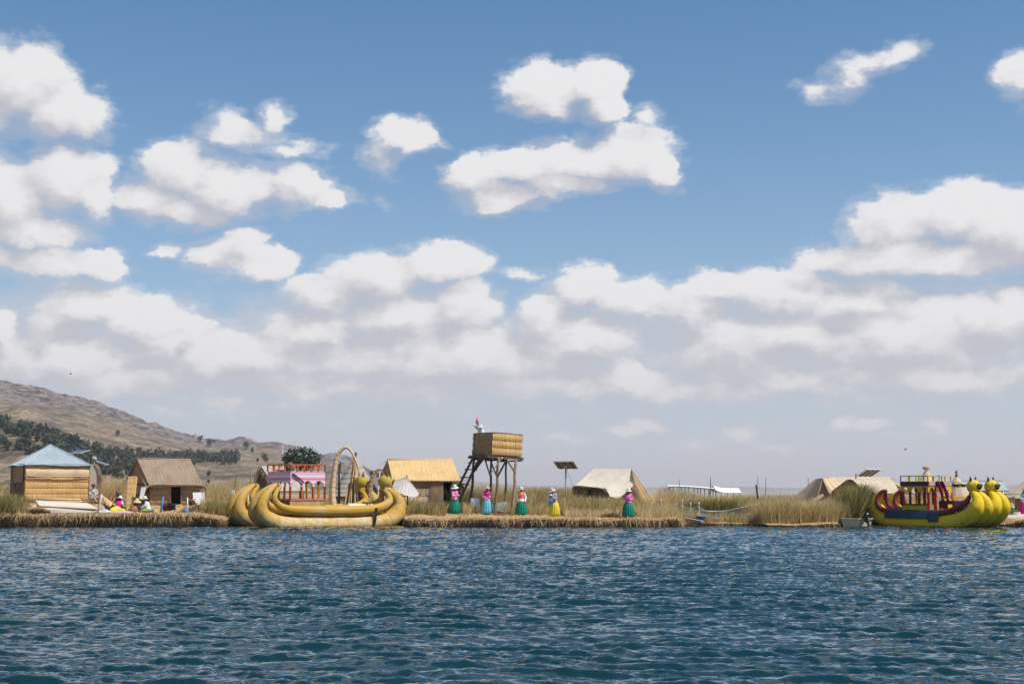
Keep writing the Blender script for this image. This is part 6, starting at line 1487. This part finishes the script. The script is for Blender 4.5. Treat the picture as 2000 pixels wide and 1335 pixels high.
    for x, y, lab in ((138, 730, "dark bird high in the sky above the hill"), (1769, 877, "small dark bird above the yellow boat")):
        c = W(x, y, 300); t = thing("bird", lab, "bird", c); s = .35
        MB().tube([c+Vector((-s, 0, 0)), c, c+Vector((s*.8, 0, .03))], [.03, .09, .02], 6).build("body", "soot", t, smooth=True)
        for sg in (-1, 1): MB().slab(c+Vector((-.1, 0, .02)), c+Vector((.12, 0, .02)), c+Vector((.05, sg*.5, .25)), c+Vector((-.05, sg*.5, .25)), .015, 2, 3).build("wing", "soot", t)
    # low white sheet and fish basin among the standing women, net frame and brown tray
    Y = 84.2
    tt = thing("cloth_sign", "pale blue and white patterned cloth hung on a frame between two women", "cloth", Vector((WX(929, Y), Y, zg(929, Y))))
    MB().slab(W(923, 989, Y), W(934, 991, Y), W(936, 973, Y), W(920, 973, Y), .02, 10, 8, lambda u, v: .02*math.sin(u*10)).build("sheet", "blue_white_print", tt)
    MB().bar(W(919, 973, Y), W(937, 973, Y), .03, .03).build("bar", "white_plain", tt)
    for px in (920, 936): MB().bar(Vector((WX(px, Y), Y, zg(px, Y)-.02)), W(px, 973, Y), .03, .03).build("leg", "white_plain", tt)
    tt = thing("net_frame", "blue-grey netting frame low between the tower's front legs", "net", Vector((WX(980, 84.6), 84.6, zg(980, 84.6))))
    MB().slab(W(967, 999, 84.6), W(995, 999, 84.6), W(990, 979, 85.6), W(968, 981, 85.6), .01, 6, 4).build("netting", "net", tt)
    MB().bar(W(966, 998, 84.5), W(997, 998, 84.5), .06, .07).build("beam", "board_grey", tt)
    a = W(975, 1002, 83.2); a.z = gz(a.x, a.y)+.03
    single(MB().box(a, (.9, .4, .10)), "tray", "terracotta", "flat reddish wooden tray on the reeds at the tower's foot", "tray")
plain("far_green", (.36, .42, .38), .5); plain("faded_pink", (.42, .27, .24), .8)
material("blue_white_print", (.30, .50, .70), (.80, .82, .84), nscale=11, detail=2, bump=0, rough=.8)
right_clutter()
# ------------------------------------------------------------------ people
plain("skin", (.30, .155, .09), .6, bump=0); plain("hair_black", (.012, .010, .010), .5)
plain("cloth_magenta", (.62, .02, .26), .8); plain("cloth_pink", (.72, .16, .40), .8); plain("cloth_rose", (.80, .38, .58), .8); plain("cloth_hotpink", (.75, .015, .25), .8)
plain("cloth_green", (.0, .20, .13), .7); plain("cloth_turquoise", (.13, .46, .58), .7); plain("cloth_yellow", (.70, .52, .03), .7); plain("cloth_orange", (.78, .20, .10), .8); plain("cloth_white", (.74, .75, .78), .8)
plain("cloth_blue", (.06, .16, .45), .8); plain("cloth_lightblue", (.35, .48, .70), .8); plain("cloth_lime", (.22, .34, .10), .8); plain("cloth_navy", (.03, .05, .13), .8); plain("cloth_mauve", (.50, .33, .42), .8)
plain("hat_cream", (.72, .66, .55), .8); plain("hat_tan", (.55, .42, .32), .8); plain("hat_pink", (.72, .45, .42), .8); plain("hat_white", (.76, .74, .72), .8); plain("cloth_grey", (.42, .42, .47), .8); plain("cloth_brown", (.10, .05, .04), .8)

def fuse(mb, name, mat, parent, voxel):
    """one continuous skin grown over overlapping volumes"""
    o = mb.build(name, mat, parent, smooth=True)
    md = o.modifiers.new("fuse", 'REMESH'); md.mode = 'VOXEL'; md.voxel_size = voxel; md.use_smooth_shade = True
    sm = o.modifiers.new("ease", 'SMOOTH'); sm.factor = .5; sm.iterations = 3
    dg = bpy.context.evaluated_depsgraph_get(); dg.update(); me = bpy.data.meshes.new_from_object(o.evaluated_get(dg)); me.name = name
    o.modifiers.clear(); old = o.data; o.data = me; bpy.data.meshes.remove(old); me.materials.clear(); me.materials.append(MAT[mat])
    return o
def limb(mb, p, r, q, r2, n=8):
    mb.tube([p, q], [r, r2], n); mb.ball(p, r, n, 6); mb.ball(q, r2, n, 6)
def hand(mb, w, d, up):
    """palm and five bent fingers from wrist w along d; up = back of the hand side"""
    w = Vector(w); d = Vector(d).normalized(); up = Vector(up); up = (up-d*up.dot(d)).normalized(); s = d.cross(up)
    for k in (-1, 0, 1): limb(mb, w+s*.012*k, .017, w+d*.075+s*.022*k, .014, 7)
    for k, L in ((-1.5, .058), (-.5, .074), (.5, .080), (1.5, .068)):
        a = w+d*.078+s*.017*k; b = a+(d*.8-up*.45).normalized()*L*.5; c = b+(d*.3-up*.9).normalized()*L*.5
        limb(mb, a, .0105, b, .0098, 6); limb(mb, b, .0098, c, .0088, 6)
    a = w+d*.02+s*.024; b = a+(d*.6+s*.7-up*.2).normalized()*.04; c = b+(d*.9-up*.3).normalized()*.032
    limb(mb, a, .013, b, .0115, 6); limb(mb, b, .0115, c, .0095, 6)
def person(label, loc, face, hgt, skirt=None, blouse="cloth_pink", vest=None, hat="hat_cream", arms=None, lean=(0, 0), head=(0, 0), hatp=(.20, .10), sit=False, group=None, trousers=None, chullo=False, hat_tilt=(0, 0), skirt_r=.36, braids=True, kneel=False):
    """face = heading in degrees (0 looks at the camera, positive turns to the picture's right); arms = (elbowR, wristR, elbowL, wristL) local"""
    sc_ = hgt/1.56; T = Matrix.Translation(Vector(loc)) @ Matrix.Rotation(math.pi+R(face), 4, 'Z') @ Matrix.Scale(sc_, 4)
    t = thing("person", label, "person", loc, group)
    B = lambda: MB(T); lx, ly = lean
    V = lambda x, y, z: Vector((x, y, z))
    h0 = .90 if not sit else .16                              # hip height
    hip = V(0, 0, h0); wst = V(lx*.25, ly*.25, h0+.14); chs = V(lx*.7, ly*.7, h0+.36); nk = V(lx, ly, h0+.50); hd = V(lx*1.1+head[0], ly*1.15+head[1]+.015, h0+.625)
    shR, shL = V(lx*.85+.165, ly*.85, h0+.42), V(lx*.85-.165, ly*.85, h0+.42)
    if arms is None: arms = ((.23, .0, h0+.17), (.12, .17, h0+.15), (-.23, .0, h0+.17), (-.12, .17, h0+.15))
    eR, wR, eL, wL = map(Vector, arms)
    if sit: legs = [((.09, 0, .15), (.20, .34, .17), (.05, .12, .06)), ((-.09, 0, .15), (-.20, .34, .17), (-.05, .16, .06))]
    elif kneel: legs = [((.09, 0, .2), (.13, .30, .09), (.12, -.12, .05)), ((-.09, 0, .2), (-.13, .30, .09), (-.12, -.12, .05))]
    else: legs = [((.085, 0, .86), (.095, .03, .47), (.10, 0, .09)), ((-.085, 0, .86), (-.095, .03, .47), (-.10, 0, .09))]
    b = B()
    b.tube([hip-V(0, 0, .04), wst, chs, nk-V(0, 0, .05)], [.15, .125, .145, .07], 12); b.ball(hip, (.155, .12, .11)); b.ball(chs, (.155, .11, .13))
    limb(b, nk-V(0, 0, .06), .055, hd-V(0, .01, .06), .048)
    b.ball(hd, (.078, .092, .110), 14, 10); b.ball(hd+V(0, .045, -.06), (.05, .045, .045), 10, 7)
    limb(b, hd+V(0, .088, .0), .012, hd+V(0, .103, -.028), .016, 6)
    for s in (-1, 1): b.ball(hd+V(.078*s, -.005, -.005), (.012, .022, .030), 8, 6)
    b.tube([hd+V(-.025, .083, -.060), hd+V(0, .090, -.062), hd+V(.025, .083, -.060)], [.006, .010, .006], 6)
    for sh, e, w in ((shR, eR, wR), (shL, eL, wL)):
        limb(b, sh, .052, e, .040); limb(b, e, .040, w, .027); hand(b, w, w-e, (0, 0, 1) if abs((w-e).normalized().z) < .8 else (0, 1, 0))
        limb(b, chs+V(0, 0, .05), .07, sh, .055)
    for a, k, f in legs:
        a, k, f = Vector(a), Vector(k), Vector(f); limb(b, a, .085, k, .055); limb(b, k, .055, f, .036)
        limb(b, f-V(0, 0, .02), .036, f+(V(0, .13, -.045) if not (sit or kneel) else V(0, -.1, -.02)), .026)
    fuse(b, "body", "skin", t, .0095)
    for s in (-1, 1): B().ball(hd+V(.030*s, .083, .012), (.012, .007, .008), 8, 6).build("eye", "white_plain", t, smooth=True); B().ball(hd+V(.030*s, .0895, .012), (.006, .003, .006), 6, 5).build("pupil", "hair_black", t, smooth=True)
    # hair cap and two braids
    hr = B(); hr.ball(hd+V(0, -.018, .012), (.086, .094, .112), 14, 10)
    if braids:
        for s in (-1, 1): hr.tube([hd+V(.05*s, -.07, -.04), nk+V(.07*s, -.10, -.04), chs+V(.06*s, -.135, -.02), chs+V(.04*s, -.14, -.18)], [.026, .022, .018, .012], 7)
    fuse(hr, "hair", "hair_black", t, .012)
    # blouse with sleeves to the wrist, hem at the waist
    bl = B(); bl.tube([hip-V(0, 0, .05), hip+V(0, 0, .02), wst, chs, nk-V(0, 0, .045)], [.205, .195, .165, .178, .085], 14); bl.ball(chs, (.178, .135, .15))
    for sh, e, w in ((shR, eR, wR), (shL, eL, wL)):
        limb(bl, chs+V(0, 0, .05), .09, sh, .074); limb(bl, sh, .074, e, .066); limb(bl, e, .066, w.lerp(e, .1), .044)
    bl = fuse(bl, "blouse", blouse, t, .016)
    if vest:
        v = B(); v.tube([wst+V(0, 0, -.08), chs, nk-V(0, 0, .055)], [.170, .195, .10], 14); v.ball(chs, (.20, .158, .155))
        limb(v, chs+V(.05, 0, .06), .10, shR-V(.01, 0, 0), .088); limb(v, chs+V(-.05, 0, .06), .10, shL+V(.01, 0, 0), .088)
        fuse(v, "vest", vest, t, .018)
        B().slab(wst+V(.022, .175, .0), wst+V(-.022, .175, .0), nk+V(-.02, .115, -.08), nk+V(.02, .115, -.08), .012, 2, 6, bulge=.03).build("vest_opening", blouse, t)
    if skirt and not sit and not kneel:
        n = 64; s1 = B(); prof = [(.175, .87), (.215, .835), (.275, .72), (.315, .50), (skirt_r*.96, .26), (skirt_r, .07), (skirt_r*.95, .06)]
        s1.lathe(prof, V(lx*.1, ly*.1, 0), n, pleat=.12, npl=15, ph=hgt*7, sqy=.88); s1.build("skirt", skirt, t, smooth=True)
        B().lathe([(.185, .84), (.205, .85), (.205, .885), (.18, .89)], V(lx*.2, ly*.2, 0), 24, sqy=.85).build("waistband", skirt, t, smooth=True)
        for s in (-1, 1): B().tube([V(.10*s, -.03, .045), V(.10*s, .10, .04), V(.10*s, .17, .03)], [.045, .045, .028], 8).build("shoe", "hair_black", t, smooth=True)
    elif skirt and (sit or kneel):
        s1 = B(); s1.ball(V(0, .0, .12), (.30, .26, .15), 14, 8); s1.ball(V(0, .22, .10), (.34, .26, .12), 14, 8)
        if kneel: s1.tube([V(0, -.1, .14), V(0, -.35, .10), V(.02, -.62, .06)], [.24, .20, .10], 12, sq=1.2)
        fuse(s1, "skirt", skirt, t, .022)
        for s in (-1, 1): B().tube([V(.10*s, -.66 if kneel else .42, .05), V(.11*s, -.80 if kneel else .54, .05)], [.045, .03], 8).build("shoe", "cloth_white" if kneel else "hair_black", t, smooth=True)
    if trousers:
        tr = B()
        for a, k, f in legs: limb(tr, Vector(a), .115, Vector(k), .08); limb(tr, Vector(k), .08, Vector(f)+V(0, 0, .02), .055)
        tr.ball(V(0, 0, h0-.02), (.18, .145, .12)); fuse(tr, "trousers", trousers, t, .018)
    if hat:
        A = Matrix.Rotation(R(hat_tilt[0]), 3, 'X') @ Matrix.Rotation(R(hat_tilt[1]), 3, 'Y'); rb, hc = hatp; c = hd+V(0, 0, .055)
        if chullo:
            B().lathe([(.095, -.03), (.100, .02), (.085, .075), (.045, .135), (.018, .19), (.001, .20)], c, 14, axis=A).build("knit_cap", hat, t, smooth=True)
            B().ball(c+V(0, 0, .205), .03, 8, 6).build("pompom", hat, t, smooth=True); B().lathe([(.099, -.045), (.103, -.02), (.1, .0)], c, 14, axis=A).build("cap_band", "cloth_grey", t, smooth=True)
            for s in (-1, 1): B().slab(hd+V(.09*s, -.04, -.07), hd+V(.09*s, .04, -.07), hd+V(.098*s, .04, .03), hd+V(.098*s, -.04, .03), .012, 2, 3).build("ear_flap", "cloth_grey", t)
        else:
            k = []
            m = B().lathe([(.10, .0), (rb*.98, -.040), (rb*1.03, -.030), (rb*.95, -.010), (rb*.72, .008), (.112, .014), (.110, .05), (.100, hc*.95), (.060, hc+.035), (.001, hc+.04)], c, 28, axis=A)
            for i, v in enumerate(m.V): pass
            m.build("hat", hat, t, smooth=True)
            B().lathe([(.110, .010), (.112, .035), (.106, .038)], c, 24, axis=A).build("hat_band", "cloth_navy" if hat != "hat_tan" else "hair_black", t, smooth=True)
    return t, T

def people():
    def at(px, py): return FEET(px, py)
    # the five standing women
    person("woman in pink seen in profile, green skirt, white brimmed hat, near the hut doorway", at(888, 1003.5), 48, 1.56, "cloth_green", "cloth_rose", "cloth_pink", "hat_white",
           ((.20, .06, 1.06), (.12, .28, 1.08), (-.20, .06, 1.06), (-.06, .30, 1.10)), hatp=(.215, .11), hat_tilt=(-8, 14), skirt_r=.37)
    person("woman in a magenta vest, turquoise skirt and wide tan hat by the tower", at(951.5, 1003.5), 4, 1.53, "cloth_turquoise", "cloth_rose", "cloth_magenta", "hat_tan",
           ((.28, -.03, 1.10), (.11, .17, 1.02), (-.28, -.03, 1.10), (-.13, .16, 1.03)), hatp=(.22, .10), skirt_r=.37)
    person("woman in an orange vest over white sleeves with a green skirt", at(1018, 1006.5), -14, 1.52, "cloth_green", "cloth_white", "cloth_orange", "hat_white",
           ((.25, .0, 1.08), (.16, .14, .90), (-.27, -.02, 1.05), (-.26, .12, .84)), hatp=(.14, .10), skirt_r=.36)
    t, T = person("stooping woman in yellow skirt and pink sun hat carrying a wrapped child", at(1083, 1008), -42, 1.47, "cloth_yellow", "cloth_mauve", "cloth_lightblue", "hat_pink",
           ((.22, .10, 1.08), (.08, .30, 1.10), (-.22, .10, 1.08), (-.08, .32, 1.14)), lean=(0, .12), head=(0, .06), hatp=(.21, .09), hat_tilt=(-22, 0), skirt_r=.36)
    # the child held in front of her
    c = T @ Vector((.0, .34, 1.02)); ct = thing("person", "small child in a blue wrap and white hat held against the yellow skirt", "child", c)
    K = T @ Matrix.Translation((0, .34, 1.02)); b = MB(K)
    b.ball((.0, 0, .18), (.065, .075, .08), 12, 8); limb(b, Vector((0, 0, .11)), .03, Vector((0, 0, .05)), .05); b.tube([(0, 0, .08), (0, 0, -.12)], [.08, .09], 10)
    for s in (-1, 1):
        limb(b, Vector((.07*s, 0, .05)), .03, Vector((.10*s, -.10, .0)), .022); limb(b, Vector((.05*s, 0, -.12)), .05, Vector((.07*s, -.02, -.30)), .03); hand(b, (.10*s, -.10, 0), (0, -1, .1), (0, 0, 1))
        limb(b, Vector((.07*s, -.02, -.30)), .03, Vector((.06*s, .04, -.36)), .02)
    fuse(b, "body", "skin", ct, .009)
    w = MB(K); w.tube([(0, .0, .10), (0, .0, -.1), (.02, .02, -.34)], [.11, .135, .07], 12); w.ball((0, -.08, -.02), (.16, .13, .10)); fuse(w, "wrap", "cloth_blue", ct, .015)
    w = MB(K); w.tube([(-.05, .05, .02), (.02, .08, -.14), (.06, .06, -.40)], [.09, .07, .03], 10); fuse(w, "shawl", "cloth_turquoise", ct, .015)
    MB(K).lathe([(.15, -.01), (.10, .01), (.075, .02), (.065, .07), (.001, .09)], (0, .0, .235), 18, axis=Matrix.Rotation(R(14), 3, 'X')).build("hat", "hat_white", ct, smooth=True)
    person("woman in a pink cardigan and green skirt standing before the tent shelter", at(1227, 1010.5), 6, 1.50, "cloth_green", "cloth_pink", None, "hat_cream",
           ((.23, .02, 1.10), (.02, .20, 1.16), (-.25, .0, 1.06), (.0, .21, 1.05)), head=(0, .03), hatp=(.19, .10), hat_tilt=(-10, 0), skirt_r=.35)
    # the man in the tower box
    zf = W(960, 888, 84.0).z+.02
    person("man in a white shirt and pink knitted cap leaning out of the tower box", Vector((WX(940.5, 85.5), 85.5, zf+.30)), -52, 1.70, None, "cloth_white", None, "cloth_pink",
           ((.24, .16, 1.22), (.15, .34, 1.30), (-.24, .16, 1.22), (-.10, .36, 1.26)), lean=(0, .21), head=(0, .03), chullo=True, trousers="cloth_navy", braids=False, hat_tilt=(-10, 0))
    # seated people at the left
    g = lambda px, Y, dz=0: Vector((WX(px, Y), Y, gz(WX(px, Y), Y)+dz))
    person("man in a pale grey shirt and dark flat hat sitting by the hut corner", g(183, 82.6, .22), 4, 1.50, None, "cloth_grey", None, "cloth_brown",
           ((.22, .10, .42), (.12, .30, .30), (-.24, .06, .42), (-.12, .30, .26)), sit=True, trousers="cloth_mauve", hatp=(.13, .09), lean=(0, .08), braids=False)
    single(MB().bar(g(176, 82.2, .72), g(190, 81.8, .22), .035, .03), "reed_stick", "mat_pale", "pale reed stick held across by the seated man", "stick")
    person("woman in a hot pink vest and yellow skirt kneeling with her back to us", g(231, 79.9, .05), 150, 1.44, "cloth_yellow", "cloth_white", "cloth_hotpink", "hat_white",
           ((.24, .12, .52), (.14, .34, .34), (-.24, .12, .52), (-.16, .34, .34)), kneel=True, sit=True, hatp=(.18, .09), lean=(0, .14), hat_tilt=(-18, 0))
    person("woman in a dark dress and navy bowler hat sitting behind the pink-vested woman", g(233, 80.9, .22), -60, 1.46, "hair_black", "hair_black", None, "cloth_navy", sit=True, hatp=(.15, .10), lean=(0, .06),
           arms=((.22, .10, .42), (.12, .30, .34), (-.22, .10, .42), (-.12, .30, .34)))
    person("woman in a white blouse, lime skirt and cream hat sitting sideways by the blue post", g(290, 79.9, .03), -72, 1.46, "cloth_lime", "cloth_white", None, "hat_cream", sit=True, hatp=(.17, .10), lean=(0, .14), head=(0, .02),
           arms=((.20, .18, .40), (.10, .40, .30), (-.20, .18, .40), (-.12, .40, .26)))
    # customer at the right edge
    person("person in a turquoise top and crimson skirt cut off by the right edge", g(2000, 82.8), 10, 1.52, "cloth_hotpink", "cloth_white", "cloth_turquoise", "hat_tan", hatp=(.19, .10))
    single(MB().tube([g(1071, 81.2, .02)+Vector((-.5, 0, 0)), W(1063, 990, 81), W(1072, 978, 80.8)], [.018, .022, .02], 6), "bent_reeds", "mat_pale", "bent pale reeds leaning towards the woman in the yellow skirt", "reeds")
people()
build_haze()
